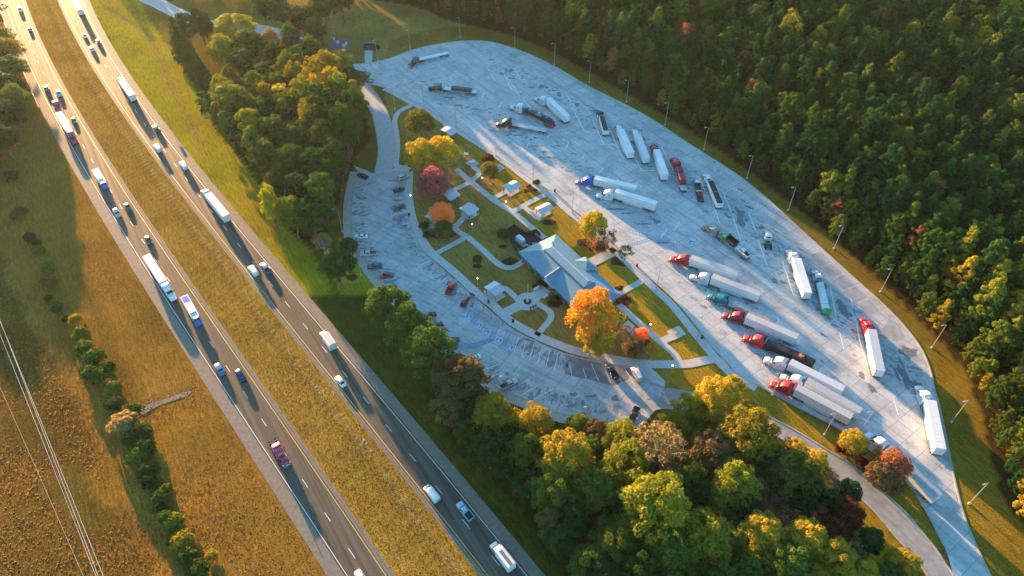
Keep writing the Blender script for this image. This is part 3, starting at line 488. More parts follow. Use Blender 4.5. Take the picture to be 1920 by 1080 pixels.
class Part:
    """places library meshes of one vehicle, optionally turned about the kingpin"""
    def __init__(s, root, rz=0.0): s.root = root; s.rz = rz; s.c = math.cos(rz); s.n = math.sin(rz)
    def add(s, name, key, fn, mats, paint=None, smooth=False, parent=None):
        o = ob(name, lib(key, fn, mats, smooth), parent or s.root, (0, 0, 0), 0 if parent else s.rz, paint); return o
    def wheel(s, x, y, r, wd): wheel_at(s.root, x, y, r, wd, s.rz)
def tractor(root, style, paint, rz=0.0):
    p = Part(root, rz); W_ = [M_TW]
    L = {'aero': 1.9, 'aeromid': 1.9, 'classic': 1.9, 'daycab': 2.2}[style]; nose = {'aero': 7.9, 'aeromid': 7.9, 'classic': 8.3, 'daycab': 6.9}[style]
    if style in ('aero', 'aeromid'):
        rt = 4.0 if style == 'aero' else 3.3
        cab = p.add('cab', 'cab_'+style, lambda m: m.loft([(6.0, 1.08, .75, 2.0, .2), (5.75, 1.12, .7, 2.15, .25), (5.0, 1.13, .65, 2.98, .35), (4.3, 1.18, .6, rt-.45, .4), (3.2, 1.22, .6, rt-.08, .4), (1.95, 1.24, .7, rt, .35)]), W_, paint, True)
        p.add('hood', 'hood_aero', lambda m: m.loft([(7.95, .70, .35, 1.15, .2), (7.75, .92, .32, 1.55, .3), (7.2, 1.05, .45, 1.80, .35), (6.6, 1.13, .55, 1.95, .35), (5.9, 1.16, .6, 2.08, .3)]), W_, paint, True)
        p.add('windshield', 'ws_aero', lambda m: m.slab([(5.78, 1.0, 2.2), (5.78, -1.0, 2.2), (5.08, -.88, 2.92), (5.08, .88, 2.92)], .03, away=(4, 0, 1)), [M_GLASS])
        for s in (1, -1):
            p.add('side_window', 'sw_aero%d' % s, lambda m: m.slab([(5.55, s*1.135, 2.1), (4.45, s*1.165, 2.1), (4.5, s*1.165, 2.75), (5.05, s*1.13, 2.75)], .025, away=(5, 0, 2)), [M_GLASS])
            p.add('sleeper_window', 'slw_aero%d' % s, lambda m: m.slab([(3.3, s*1.225, 2.3), (2.8, s*1.23, 2.3), (2.8, s*1.23, 2.75), (3.3, s*1.225, 2.75)], .02, away=(3, 0, 2)), [M_GLASS])
            p.add('side_fairing', 'sf_aero%d' % s, lambda m: m.box(3.3, s*1.16, .62, 3.0, .16, .75), W_, paint)
            p.add('cab_extender', 'ce_aero%d' % s, lambda m: m.box(1.72, s*1.2, 2.3, .5, .05, 3.0), W_, paint)
        p.add('grille', 'gr_aero', lambda m: m.slab([(7.90, .5, .75), (7.90, -.5, .75), (7.80, -.45, 1.4), (7.80, .45, 1.4)], .05, away=(6, 0, 1)), [M_DARK])
        hx, hy, hz = 7.55, .95, 1.0
    elif style == 'classic':
        cab = p.add('cab', 'cab_classic', lambda m: m.loft([(5.4, 1.0, .8, 2.1, .15), (5.2, 1.0, .75, 2.15, .15), (4.9, 1.0, .75, 2.75, .25), (3.9, 1.02, .75, 2.9, .25), (3.85, 1.18, .75, 3.1, .25), (3.5, 1.2, .75, 3.45, .3), (1.95, 1.2, .75, 3.5, .25)]), W_, paint, True)
        p.add('hood', 'hood_classic', lambda m: m.loft([(8.15, .55, .7, 1.75, .15), (8.05, .62, .65, 1.85, .2), (5.3, .85, .75, 2.1, .25)]), W_, paint, True)
        for s in (1, -1):
            p.add('fender', 'fender_classic%d' % s, lambda m: m.loft([(8.1, .0, 0, 0, 0), (8.1, .0, 0, 0, 0)]) if False else m.box(7.2, s*.98, 1.05, 1.7, .5, .35, top=(1.1, .42)), W_, paint)
            p.add('exhaust_stack', 'stack%d' % s, lambda m: m.cyl((4.0, s*1.28, 1.0), (4.0, s*1.28, 4.0), .10, n=10), [M_CHROME])
            p.add('side_window', 'sw_classic%d' % s, lambda m: m.slab([(5.0, s*1.0, 2.1), (4.2, s*1.01, 2.1), (4.2, s*1.01, 2.62), (4.85, s*1.0, 2.62)], .025, away=(5, 0, 2)), [M_GLASS])
        p.add('windshield', 'ws_classic', lambda m: m.slab([(5.2, .85, 2.18), (5.2, -.85, 2.18), (4.93, -.8, 2.68), (4.93, .8, 2.68)], .03, away=(4, 0, 1)), [M_GLASS])
        p.add('grille', 'gr_classic', lambda m: m.box(8.17, 0, 1.25, .06, .95, 1.0), [M_CHROME]); hx, hy, hz = 8.0, .95, 1.15
    else:
        cab = p.add('cab', 'cab_day', lambda m: m.loft([(4.9, 1.05, .8, 2.05, .2), (4.7, 1.08, .75, 2.15, .25), (4.2, 1.1, .75, 2.85, .3), (3.4, 1.12, .75, 3.0, .3), (2.3, 1.12, .75, 2.98, .25)]), W_, paint, True)
        p.add('hood', 'hood_day', lambda m: m.loft([(6.9, .75, .4, 1.25, .2), (6.7, .98, .4, 1.6, .3), (6.0, 1.08, .5, 1.8, .3), (4.8, 1.12, .6, 2.05, .3)]), W_, paint, True)
        p.add('windshield', 'ws_day', lambda m: m.slab([(4.72, .98, 2.2), (4.72, -.98, 2.2), (4.25, -.85, 2.78), (4.25, .85, 2.78)], .03, away=(3, 0, 1)), [M_GLASS])
        p.add('rear_window', 'rw_day', lambda m: m.box(2.29, 0, 2.4, .05, 1.5, .5), [M_GLASS])
        for s in (1, -1): p.add('side_window', 'sw_day%d' % s, lambda m: m.slab([(4.5, s*1.09, 2.1), (3.5, s*1.12, 2.1), (3.5, s*1.12, 2.7), (4.2, s*1.1, 2.7)], .025, away=(4, 0, 2)), [M_GLASS])
        p.add('grille', 'gr_day', lambda m: m.box(6.9, 0, .95, .06, 1.0, .6), [M_DARK]); hx, hy, hz = 6.75, .9, 1.0
    for s in (1, -1):
        p.add('headlight', 'hl_%s%d' % (style, s), lambda m: m.box(hx, s*hy, hz, .3, .28, .22), [M_HL])
        p.add('mirror', 'mir_%s%d' % (style, s), lambda m: (m.box(nose-2.55, s*1.42, 2.25, .12, .22, .6), m.box(nose-2.55, s*1.25, 2.3, .04, .3, .04)), [M_BLACK if style != 'classic' else M_CHROME])
        p.add('fuel_tank', 'tank_%s%d' % (style, s), lambda m: m.cyl((L+.6, s*.95, .72), (L+2.2, s*.95, .72), .32, n=12), [M_CHROME])
        p.add('mud_flap', 'mf_%d' % s, lambda m: m.box(-1.45, s*.92, .55, .03, .6, .7), [M_BLACK])
    p.add('bumper', 'bump_'+style, lambda m: m.box(nose+.02, 0, .5, .25, 2.2, .4), [M_CHROME if style == 'classic' else M_DARK])
    p.add('frame', 'frame_'+style, lambda m: (m.box((nose-2.6)/2, .42, .85, nose-.1, .12, .28), m.box((nose-2.6)/2, -.42, .85, nose-.1, .12, .28), m.box(-1.2, 0, .85, .12, .9, .25), m.box(1.4, 0, .95, .5, 1.4, .08)), [M_DARK])
    p.add('fifth_wheel', 'fifth', lambda m: m.cyl((0, 0, 1.0), (0, 0, 1.14), .5, n=16), [M_DARK])
    for x in (.66, -.66):
        for s in (1, -1): p.wheel(x, s*.95, .5, .55)
    for s in (1, -1): p.wheel(nose-1.15, s*1.0, .51, .3)
def undercar(p, x0, x1, axles, legs=True):
    key = 'tf%d' % int(-x1*10)
    p.add('trailer_frame', key, lambda m: (m.box((x0+x1)/2, .5, 1.02, x0-x1-.3, .12, .22), m.box((x0+x1)/2, -.5, 1.02, x0-x1-.3, .12, .22), m.box(axles[0]/2+axles[1]/2, 0, .8, 2.6, 1.1, .3), m.box(x1+.1, 0, .55, .1, 2.2, .12), m.box(x1+.1, .7, .75, .08, .08, .4), m.box(x1+.1, -.7, .75, .08, .08, .4)), [M_DARK])
    if legs:
        for s in (1, -1): p.add('landing_leg', 'leg%d' % s, lambda m: (m.box(-2.0, s*.85, .6, .14, .14, .9), m.box(-2.0, s*.85, .12, .3, .3, .05)), [M_DARK])
    for x in axles:
        for s in (1, -1): p.wheel(x, s*.95, .5, .55)
def van_trailer(root, wall=None, roof=None, skirts=True, ln=16.15):
    p = Part(root); x1 = .9-ln; k = int(ln*10); wall = wall or M_TW
    p.add('trailer_box', 'vbox%d' % k, lambda m: m.box((.9+x1)/2, 0, 2.6, ln, 2.58, 2.9), [M_TW], wall)
    p.add('roof', 'vroof%d' % k, lambda m: (m.box((.9+x1)/2, 0, 4.065, ln-.04, 2.5, .03), [m.box(.9-1.2*i-.8, 0, 4.085, .05, 2.46, .02) for i in range(int(ln/1.2))]), [M_TW], roof or M_TW)
    p.add('top_rail', 'vrail%d' % k, lambda m: [m.box((.9+x1)/2, s*1.295, 4.03, ln+.02, .03, .12) for s in (1, -1)], [M_GALV])
    p.add('bottom_rail', 'vbrail%d' % k, lambda m: [m.box((.9+x1)/2, s*1.295, 1.2, ln+.02, .03, .2) for s in (1, -1)], [M_GALV])
    for s in (1, -1):
        d = p.add('rear_door', 'vdoor%d_%d' % (k, s), lambda m: m.box(x1-.02, s*.63, 2.6, .05, 1.2, 2.66), [M_TW], wall)
        p.add('door_rod', 'vrod%d_%d' % (k, s), lambda m: (m.box(x1-.06, s*.35, 2.6, .04, .05, 2.6), m.box(x1-.06, s*.85, 2.6, .04, .05, 2.6)), [M_GALV], parent=d)
        p.add('tail_light', 'vtl%d_%d' % (k, s), lambda m: m.box(x1-.03, s*1.0, 1.15, .05, .3, .12), [M_TLR])
        if skirts: p.add('side_skirt', 'vskirt%d_%d' % (k, s), lambda m: m.box(-6.6, s*1.2, .75, 7.6, .04, .72), [M_TW], wall)
    undercar(p, .9, x1, (x1+2.6, x1+1.3))
def flat_trailer(root, deck=None, ln=14.8, spread=False, z=1.45):
    p = Part(root); x1 = .9-ln; k = int(ln*10)
    p.add('deck', 'fdeck%d' % k, lambda m: (m.box((.9+x1)/2, 0, z-.06, ln, 2.5, .12), [m.box((.9+x1)/2, y, z+.008, ln-.2, .03, .016) for y in (-.8, -.4, 0, .4, .8)]), [M_ALU], deck or M_ALU)
    for s in (1, -1): p.add('side_rail', 'frail%d_%d' % (k, s), lambda m: m.box((.9+x1)/2, s*1.27, z-.08, ln+.04, .04, .2), [M_GALV])
    p.add('headboard', 'fhead%d' % k, lambda m: m.box(.9, 0, z+.3, .06, 2.4, .6), [M_GALV]); undercar(p, .9, x1, (x1+(3.9 if spread else 2.6), x1+(.9 if spread else 1.3)))
def dump_trailer(root, body, cover, ln=11.5):
    p = Part(root); x1 = .9-ln; k = int(ln*10)
    p.add('dump_body', 'dbody%d' % k, lambda m: (m.box((.9+x1)/2, 1.2, 2.1, ln, .08, 1.9), m.box((.9+x1)/2, -1.2, 2.1, ln, .08, 1.9), m.box(.86, 0, 2.1, .08, 2.32, 1.9), m.box(x1+.04, 0, 2.0, .08, 2.32, 1.7), m.box((.9+x1)/2, 0, 1.2, ln-.2, 2.3, .12)), [M_TW], body)
    p.add('tarpaulin', 'dtarp%d' % k, lambda m: m.loft([(.8, 1.14, 2.85, 3.02, .1), (.0, 1.14, 2.85, 3.12, .12), (-3, 1.14, 2.85, 3.0, .1), (-5.2, 1.14, 2.85, 3.15, .12), (-7, 1.14, 2.85, 3.0, .1), (x1+.2, 1.14, 2.85, 3.05, .1)]), [M_TW], cover)
    p.add('tarp_bow', 'dbow%d' % k, lambda m: [m.box(.4-1.3*i, 0, 3.15, .06, 2.3, .05) for i in range(int(ln/1.3))], [M_BLACK]); p.add('rim_rail', 'dcol%d' % k, lambda m: [m.box((.9+x1)/2, s*1.2, 3.07, ln+.06, .14, .08) for s in (1, -1)]+[m.box(x, 0, 3.07, .14, 2.5, .08) for x in (.9, x1, (.9+x1)/2)], [M_TW], body)
    undercar(p, .9, x1, (x1+2.4, x1+1.1))
def aim(front, rear, z):
    a, b = G(*front, z), G(*rear, z); d = a-b; return a, b, math.atan2(d[1], d[0])
RIGS = []
def rig(label, style, paint, nose, front, rear, kind='van', zt=4.1, roof=None, wall=None, group='tractor trailers parked on the truck lot', ln=None, **kw):
    a, b, h = aim(front, rear, zt); k = a-0.9*np.array([math.cos(h), math.sin(h)]); root = thing(kw.pop('name', 'semi_truck'), label, 'truck', (k[0], k[1], .05), h, group)
    n = G(*nose, 1.6); ang = math.atan2(n[1]-k[1], n[0]-k[0])-h; ang = (ang+math.pi) % (2*math.pi)-math.pi; ang = max(-.6, min(.6, ang))
    if style: tractor(root, style, PAINT[paint], ang)
    L_ = ln or float(np.linalg.norm(a-b))
    if kind == 'van': van_trailer(root, wall, roof, kw.get('skirts', True), 16.15 if L_ > 14 else 13.5)
    elif kind == 'flat': flat_trailer(root, kw.get('deck'), ln=round(max(12, min(L_, 16)), 1), spread=kw.get('spread', False))
    elif kind == 'dump': dump_trailer(root, kw['body'], kw['cover'], ln=round(max(9.5, min(L_, 14.5)), 1))
    RIGS.append((root, k, h)); return root, k, h, L_
def local(k, h, x, y=0): c, s = math.cos(h), math.sin(h); return (k[0]+x*c-y*s, k[1]+x*s+y*c)
# ---- cars
def car(name, label, cat, pos, h, kind, paint, group=None, z=.06, roofpaint=None):
    root = thing(name, label, cat, (pos[0], pos[1], z), h, group); p = Part(root); pt_ = PAINT[paint]; W_ = [M_TW]
    if kind == 'sedan':
        body = lambda m: m.loft([(2.38, .70, .38, .56, .1), (2.25, .84, .25, .68, .15), (1.6, .90, .22, .80, .2), (.95, .91, .22, .90, .2), (-1.4, .91, .22, .96, .2), (-2.15, .86, .25, .93, .2), (-2.38, .74, .4, .80, .15)])
        top = lambda m: m.loft([(1.05, .80, .8, .90, .05), (.25, .64, .8, 1.38, .2), (-.3, .64, .8, 1.44, .2), (-.95, .64, .8, 1.38, .2), (-1.75, .76, .8, .96, .05)])
        gl = [('windshield', [(.96, .70, .97), (.96, -.70, .97), (.34, -.56, 1.33), (.34, .56, 1.33)]), ('rear_window', [(-1.62, .66, 1.03), (-1.62, -.66, 1.03), (-1.02, -.56, 1.34), (-1.02, .56, 1.34)])]
        sw = [(.75, .775, .98), (-1.35, .75, .98), (-.95, .66, 1.30), (.22, .66, 1.30)]; wb = (1.42, -1.38); nx, tx = 2.3, -2.3
    elif kind == 'suv':
        body = lambda m: m.loft([(2.42, .78, .4, .85, .1), (2.3, .92, .28, 1.0, .15), (1.1, .96, .25, 1.12, .18), (-2.2, .96, .25, 1.15, .18), (-2.42, .88, .4, 1.08, .15)])
        top = lambda m: m.loft([(1.25, .86, 1.0, 1.12, .05), (.5, .74, 1.0, 1.70, .2), (-1.0, .76, 1.0, 1.78, .2), (-2.0, .74, 1.0, 1.70, .2), (-2.35, .82, 1.0, 1.15, .05)])
        gl = [('windshield', [(1.17, .76, 1.2), (1.17, -.76, 1.2), (.58, -.64, 1.63), (.58, .64, 1.63)]), ('rear_window', [(-2.31, .70, 1.25), (-2.31, -.70, 1.25), (-2.07, -.62, 1.62), (-2.07, .62, 1.62)])]
        sw = [(.9, .835, 1.2), (-1.95, .82, 1.2), (-1.85, .755, 1.58), (.5, .755, 1.58)]; wb = (1.5, -1.45); nx, tx = 2.38, -2.38
    elif kind == 'pickup':
        body = lambda m: (m.loft([(2.85, .82, .45, 1.0, .1), (2.7, .96, .35, 1.1, .15), (1.4, .99, .35, 1.2, .15), (-.55, .99, .35, 1.2, .12)]), m.box(-1.75, 0, .62, 2.4, 1.95, .35), m.box(-1.75, .93, .98, 2.4, .1, .44), m.box(-1.75, -.93, .98, 2.4, .1, .44), m.box(-2.9, 0, .9, .1, 1.95, .6))
        top = lambda m: m.loft([(1.45, .86, 1.1, 1.2, .05), (.8, .74, 1.1, 1.78, .2), (-.35, .76, 1.1, 1.84, .2), (-.55, .8, 1.1, 1.6, .12)])
        gl = [('windshield', [(1.36, .76, 1.28), (1.36, -.76, 1.28), (.88, -.64, 1.70), (.88, .64, 1.70)]), ('rear_window', [(-.545, .62, 1.28), (-.545, -.62, 1.28), (-.47, -.58, 1.62), (-.47, .58, 1.62)])]
        sw = [(1.15, .84, 1.28), (-.4, .84, 1.28), (-.38, .765, 1.64), (.8, .765, 1.64)]; wb = (1.85, -1.75); nx, tx = 2.8, -2.9
    else:  # van
        body = lambda m: m.loft([(2.75, .80, .4, .95, .1), (2.6, .95, .3, 1.1, .15), (2.0, .99, .3, 1.35, .2), (1.3, 1.0, .3, 2.05, .25), (.6, 1.0, .3, 2.15, .2), (-2.6, 1.0, .3, 2.15, .2), (-2.75, .96, .4, 2.05, .2)])
        top = lambda m: m.box(-.9, 0, 2.165, 3.0, 1.4, .03)
        gl = [('windshield', [(1.98, .82, 1.42), (1.98, -.82, 1.42), (1.40, -.74, 1.98), (1.40, .74, 1.98)]), ('rear_window', [(-2.73, .7, 1.35), (-2.73, -.7, 1.35), (-2.73, -.7, 1.85), (-2.73, .7, 1.85)])]
        sw = [(1.7, .995, 1.35), (.6, 1.0, 1.35), (.6, 1.0, 1.82), (1.35, 1.0, 1.82)]; wb = (1.75, -1.65); nx, tx = 2.68, -2.74
    p.add('body', kind+'_body', body, W_, pt_, True); p.add('roof', kind+'_top', top, W_, PAINT[roofpaint] if roofpaint else pt_, kind != 'van')
    for nm, q in gl: p.add(nm, kind+'_'+nm, lambda m: m.slab(q, .018, away=(0, 0, 1.0)), [M_GLASS])
    hw = .88 if kind == 'sedan' else .94
    for s in (1, -1):
        p.add('side_window', kind+'_sw%d' % s, lambda m: m.slab([(x, s*y, z_) for x, y, z_ in sw], .02, away=(0, 0, 1.0)), [M_GLASS])
        p.add('headlight', kind+'_hl%d' % s, lambda m: m.box(nx-.12, s*(hw-.26), .66 if kind == 'sedan' else .85, .2, .3, .14), [M_HL]); p.add('tail_light', kind+'_tl%d' % s, lambda m: m.box(tx+.06, s*(hw-.16), .78 if kind == 'sedan' else .95, .14, .24, .2), [M_TLR])
        p.add('mirror', kind+'_mi%d' % s, lambda m: m.box(sw[0][0]-.1, s*(sw[0][1]+.2), sw[0][2]+.05, .12, .2, .14), [M_BLACK])
        for x in wb: p.wheel(x, s*(hw-.08), .34 if kind == 'sedan' else .38, .24)
    if kind == 'pickup': p.add('bed_liner', 'pk_bed', lambda m: m.box(-1.75, 0, .81, 2.3, 1.7, .03), [M_BLACK])
    return root
# ---- parked rigs
G_ = 'tractor trailers parked on the truck lot'
rig('dark truck with empty white flatbed at the far end of the lot, nearest the field', 'classic', 'olive', (764,124), (785,111), (836.6,99.5), 'flat', 1.5, deck=M_TW, spread=True, ln=15.0)
a2 = rig('dark truck whose white flatbed carries a long black covered load, near the entry drive', 'classic', 'olive', (809.4,164.3), (832.7,165), (894.3,172.7), 'flat', 1.5, deck=M_TW, spread=True, ln=15.0)
a3 = rig('white truck with black open car hauler loaded with cars', 'aero', 'white', (962.5,200), (984,206), (1041,237), 'flat', 1.6, deck=M_DARK, ln=15.4, name='car_hauler')
rig('white truck and white box trailer right above the loaded car hauler', 'aero', 'white', (1009,185.4), (1027.8,183.3), (1061.8,215.3))
rig('dark green truck with bare aluminium flatbed, nose in the sunlit lane below the car hauler', 'aero', 'olive', (929.9,232), (962,232), (1027,245), 'flat', 1.5, ln=14.8)
rig('black truck with dump trailer under a dark tarpaulin, alone left of the far row', 'daycab', 'black', (1123,208), (1128.3,216.7), (1137.5,248), 'dump', 3.1, body=M_TW, cover=P('tarp_dark', (0.03, 0.04, 0.045), .6), ln=11.5)
rig('white truck with white box trailer, leftmost box trailer of the far row', 'aeromid', 'white', (1159,238), (1164.3,242.2), (1183,283.9))
rig('white truck with white box trailer between a white and a dark red rig', 'aeromid', 'white', (1189,245), (1194.9,250.6), (1212.2,292.9), roof=P('roof_offwhite', (0.66, 0.66, 0.64), .5))
rig('dark red truck with white box trailer beside the red tarp-covered load', 'aeromid', 'darkred', (1226,276), (1231.3,279.7), (1247.2,324.4))
a10 = rig('red truck pulling a flatbed with red tarp-covered load', 'aeromid', 'red', (1262,296), (1272,315), (1283.5,360), 'flat', 1.5, ln=14.0)
rig('white truck with dump trailer under black tarpaulin beside the small truck with red forklift', 'daycab', 'white', (1325,331), (1332,338), (1353.7,389), 'dump', 3.1, body=M_TW, cover=P('tarp_black', (0.02, 0.022, 0.024), .6), ln=14.0)
rig('bright blue truck with white box trailer, above a white rig in mid-lot', 'aero', 'blue', (1085,340), (1115.8,332), (1191.5,350.3))
rig('white truck with white box trailer just below the blue-cab rig', 'aero', 'white', (1122,365), (1154.3,356.5), (1229.4,380.4))
a15 = rig('tan long-nosed truck with low trailer carrying a green dump truck and a white pickup', 'classic', 'tan', (1321.3,423), (1350,441), (1408.3,488), 'flat', 1.3, deck=M_GALV, ln=14.0)
rig('white truck with plain white box trailer left of the truck loaded with white pipes', 'aero', 'white', (1481,473), (1494.8,483.7), (1515,546.4))
a18 = rig('white day cab truck hauling a bundle of long white pipes with green end cover', 'daycab', 'white', (1531,516), (1537,531), (1549,582), 'flat', 1.5, ln=13.6)
rig('red truck with ribbed white box trailer, alone near the right kerb of the lot', 'aero', 'red', (1622,607), (1635.2,617.1), (1650.4,690.8), roof=P('roof_grey2', (0.55, 0.56, 0.58), .5))
rig('bright red truck with grey-roofed trailer, topmost of the near row beside blue hatching', 'aero', 'red', (1263,485), (1296.3,482), (1383,511), roof=M_TG)
rig('white truck with box trailer between the topmost red rig and the teal truck', 'aero', 'white', (1298.3,517.4), (1335.8,516.7), (1421.3,549.3), roof=M_TG)
a22 = rig('teal truck with low flat trailer loaded with grey covered cargo', 'aeromid', 'teal', (1327.5,553), (1366.4,568), (1447,599), 'flat', 1.5, ln=14.8)
rig('dark red truck with grey-roofed box trailer below the teal truck', 'aero', 'darkred', (1359.6,590), (1400.5,590.6), (1493.3,630), roof=M_TG)
a24 = rig('red truck with long open-topped black trailer', 'aero', 'red', (1397.3,632.5), (1439,640), (1533,682), 'dump', 3.1, body=M_BLACK, cover=P('tarp_black', (0.02, 0.022, 0.024), .6), ln=14.5)
rig('white truck with silver-white box trailer directly below the black open trailer', 'aero', 'white', (1438.3,674), (1481.7,677.5), (1579,726.7), roof=P('roof_blue', (0.6, 0.62, 0.64), .5))
rig('white truck with darker grey-roofed trailer, second from the bottom of the near row', 'aero', 'white', (1470,706), (1513,712.5), (1608.3,766.7), roof=P('roof_grey', (0.46, 0.46, 0.46), .5))
rig('bright red truck with grey-roofed trailer, lowest rig of the near row', 'aero', 'red', (1450.8,720), (1494.2,725), (1590.8,776.7), roof=M_TG)
rig('white truck with white box trailer against the right kerb, half in sunlight', 'aero', 'white', (1727,734), (1746.5,750), (1764,836))
rig('white-cab truck with tan-lit trailer standing partly behind the orange island trees', 'aero', 'white', (1627,814), (1668,838), (1752,921), roof=P('roof_teal', (0.30, 0.36, 0.40), .5))
# bobtail and short trucks
def bobtail(label, style, paint, nose, tail, z=1.3, group=None):
    n, t = G(*nose, z), G(*tail, z); d = n-t; h = math.atan2(d[1], d[0]); L_ = {'daycab': 6.9, 'classic': 8.3, 'aero': 7.9, 'aeromid': 7.9}[style]; k = n-L_*np.array([math.cos(h), math.sin(h)]); root = thing('tractor_unit', label, 'truck', (k[0], k[1], .05), h, group); tractor(root, style, PAINT[paint]); return root
bobtail('white tractor unit without trailer, standing alone in the right part of the truck lot', 'daycab', 'white', (1439.5,434), (1441.5,466))
def rigid(label, nose, tail, z, cabp, kind, group=None, name='box_truck', ln=None):
    n, t = G(*nose, z), G(*tail, z); d = n-t; h = math.atan2(d[1], d[0]); L_ = ln or float(np.linalg.norm(d)); k = n-6.4*np.array([math.cos(h), math.sin(h)]); root = thing(name, label, 'truck', (k[0], k[1], .05), h, group); p = Part(root); x1 = 6.4-L_; W_ = [M_TW]; pt_ = PAINT[cabp]; q = int(L_*10)
    p.add('cab', 'rg_cab', lambda m: m.loft([(6.4, .75, .4, 1.1, .15), (6.25, .95, .4, 1.35, .2), (5.4, 1.0, .45, 1.55, .2), (5.2, 1.0, .45, 1.7, .2), (4.7, 1.0, .45, 2.3, .25), (3.6, 1.02, .45, 2.4, .2)]), W_, pt_, True)
    p.add('windshield', 'rg_ws', lambda m: m.slab([(5.18, .85, 1.75), (5.18, -.85, 1.75), (4.75, -.78, 2.24), (4.75, .78, 2.24)], .03, away=(4, 0, 1)), [M_GLASS])
    for s in (1, -1):
        p.add('side_window', 'rg_sw%d' % s, lambda m: m.slab([(4.95, s*1.0, 1.65), (3.9, s*1.02, 1.65), (3.9, s*1.02, 2.15), (4.7, s*1.0, 2.15)], .025, away=(4, 0, 1)), [M_GLASS]); p.add('headlight', 'rg_hl%d' % s, lambda m: m.box(6.25, s*.75, .85, .2, .3, .2), [M_HL]); p.add('mirror', 'rg_mi%d' % s, lambda m: m.box(4.9, s*1.25, 1.85, .1, .25, .35), [M_BLACK])
        p.wheel(5.3, s*.88, .42, .28); p.wheel(x1+2.2, s*.88, .42, .5)
    p.add('frame', 'rg_fr%d' % q, lambda m: (m.box((5.8+x1)/2, .4, .7, 5.6-x1, .12, .25), m.box((5.8+x1)/2, -.4, .7, 5.6-x1, .12, .25)), [M_DARK])
    if kind == 'box':
        p.add('cargo_box', 'rg_box%d' % q, lambda m: m.box((3.5+x1)/2, 0, 2.1, 3.5-x1, 2.4, 2.5), W_); p.add('roof', 'rg_rf%d' % q, lambda m: m.box((3.5+x1)/2, 0, 3.37, 3.3-x1, 1.5, .03), [P('roof_cream', (0.62, 0.52, 0.42), .5)]); p.add('rear_door', 'rg_rd%d' % q, lambda m: m.box(x1-.02, 0, 2.1, .05, 2.1, 2.2), [M_TG])
    elif kind == 'camper':
        p.add('cabover_bunk', 'rg_bunk%d' % q, lambda m: m.loft([(4.6, .95, 2.35, 2.7, .2), (3.4, 1.15, 2.3, 3.1, .2)]), W_); p.add('camper_body', 'rg_cb%d' % q, lambda m: m.loft([(3.5, 1.2, .7, 3.1, .25), (x1+.2, 1.2, .7, 3.1, .25), (x1, 1.1, .8, 2.8, .25)]), W_); p.add('roof', 'rg_cr%d' % q, lambda m: m.box((3.2+x1)/2+.1, 0, 3.12, 2.9-x1-.3, .85, .05), [P('roof_greygreen', (0.16, 0.18, 0.16), .6)])
    elif kind == 'bed':
        p.add('flatbed', 'rg_fb%d' % q, lambda m: (m.box((3.5+x1)/2, 0, 1.05, 3.5-x1, 2.4, .14), m.box(3.45, 0, 1.6, .08, 2.3, 1.1)), [M_DARK]); p.add('yellow_ramp', 'rg_yr', lambda m: m.box(-.6, 0, 1.35, 1.0, 2.0, .12), [P('pale_yellow', (0.6, 0.52, 0.25), .5)])
    elif kind == 'panel':
        p.add('body_box', 'rg_pb%d' % q, lambda m: (m.box((3.4+x1)/2, 0, 1.6, 3.4-x1, 2.4, 1.6), m.box(x1*0.25+1.2, 0, 2.55, (3.4-x1)*.42, 1.9, .35)), W_); p.add('rear_panel', 'rg_rp%d' % q, lambda m: m.box(x1+1.9, 0, 2.43, 2.6, 1.9, .07), [M_TW], PAINT['blue']); p.add('grey_hatch', 'rg_gh%d' % q, lambda m: m.box(1.6, 0, 2.44, 1.3, 1.5, .08), [M_TG])
    return root
fl = rigid('small white flatbed truck with a red forklift hung on its tail', (1306,336), (1315,376), 1.6, 'white', 'bed', name='flatbed_truck')
# ---- loads (things of their own resting on trailers)
def load(name, label, cat, rg, x, z, key, fn, mats, paint=None, group=None, parts=()):
    q = local(rg[1], rg[2], x); o = thing(name, label, cat, (q[0], q[1], z+.05), rg[2], group)
    for nm, k2, f2, m2 in [(key, key, fn, mats)]+list(parts): ob(nm, lib(name+k2+label, f2, m2), o)
    return o
load('covered_cargo', 'long black covered load on the white flatbed near the entry drive', 'cargo', a2, -7.2, 1.47, 'cover', lambda m: m.loft([(4.6, 1.0, 0, 1.15, .2), (2.5, 1.05, 0, 1.35, .25), (0, 1.02, 0, 1.25, .2), (-2.5, 1.05, 0, 1.35, .25), (-4.8, 1.0, 0, 1.2, .2)]), [P('cover_dark', (0.045, 0.05, 0.055), .5, noise=(1, .3))], parts=[('strap', 's', lambda m: [m.box(x, 0, 1.37, .1, 1.6, .04) for x in (-3.5, -1.5, .5, 2.5)], [M_TLR])])
load('covered_cargo', 'two-humped red tarp-covered load behind the red truck', 'cargo', a10, -4.6, 1.47, 'cover', lambda m: m.loft([(4.6, 1.1, 0, 1.5, .25), (3.6, 1.15, 0, 1.85, .35), (1.2, 1.15, 0, 1.75, .35), (.6, 1.0, 0, 1.35, .3), (0, 1.2, 0, 1.75, .35), (-4.5, 1.2, 0, 1.85, .35), (-5.2, 1.15, 0, 1.4, .3)]), [P('red_tarp', (0.33, 0.01, 0.03), .4)])
load('covered_cargo', 'low grey covered cargo along the flat trailer of the teal truck', 'cargo', a22, -6.6, 1.47, 'cover', lambda m: m.loft([(6.2, 1.1, 0, .85, .25), (5.8, 1.15, 0, 1.05, .3), (.3, 1.15, 0, 1.0, .3), (-6.2, 1.1, 0, .75, .25)]), [P('grey_tarp', (0.42, 0.43, 0.43), .6, noise=(1.2, .2))], parts=[('strap', 's', lambda m: m.box(.2, 0, 1.03, .12, 2.0, .05), [M_BLACK])])
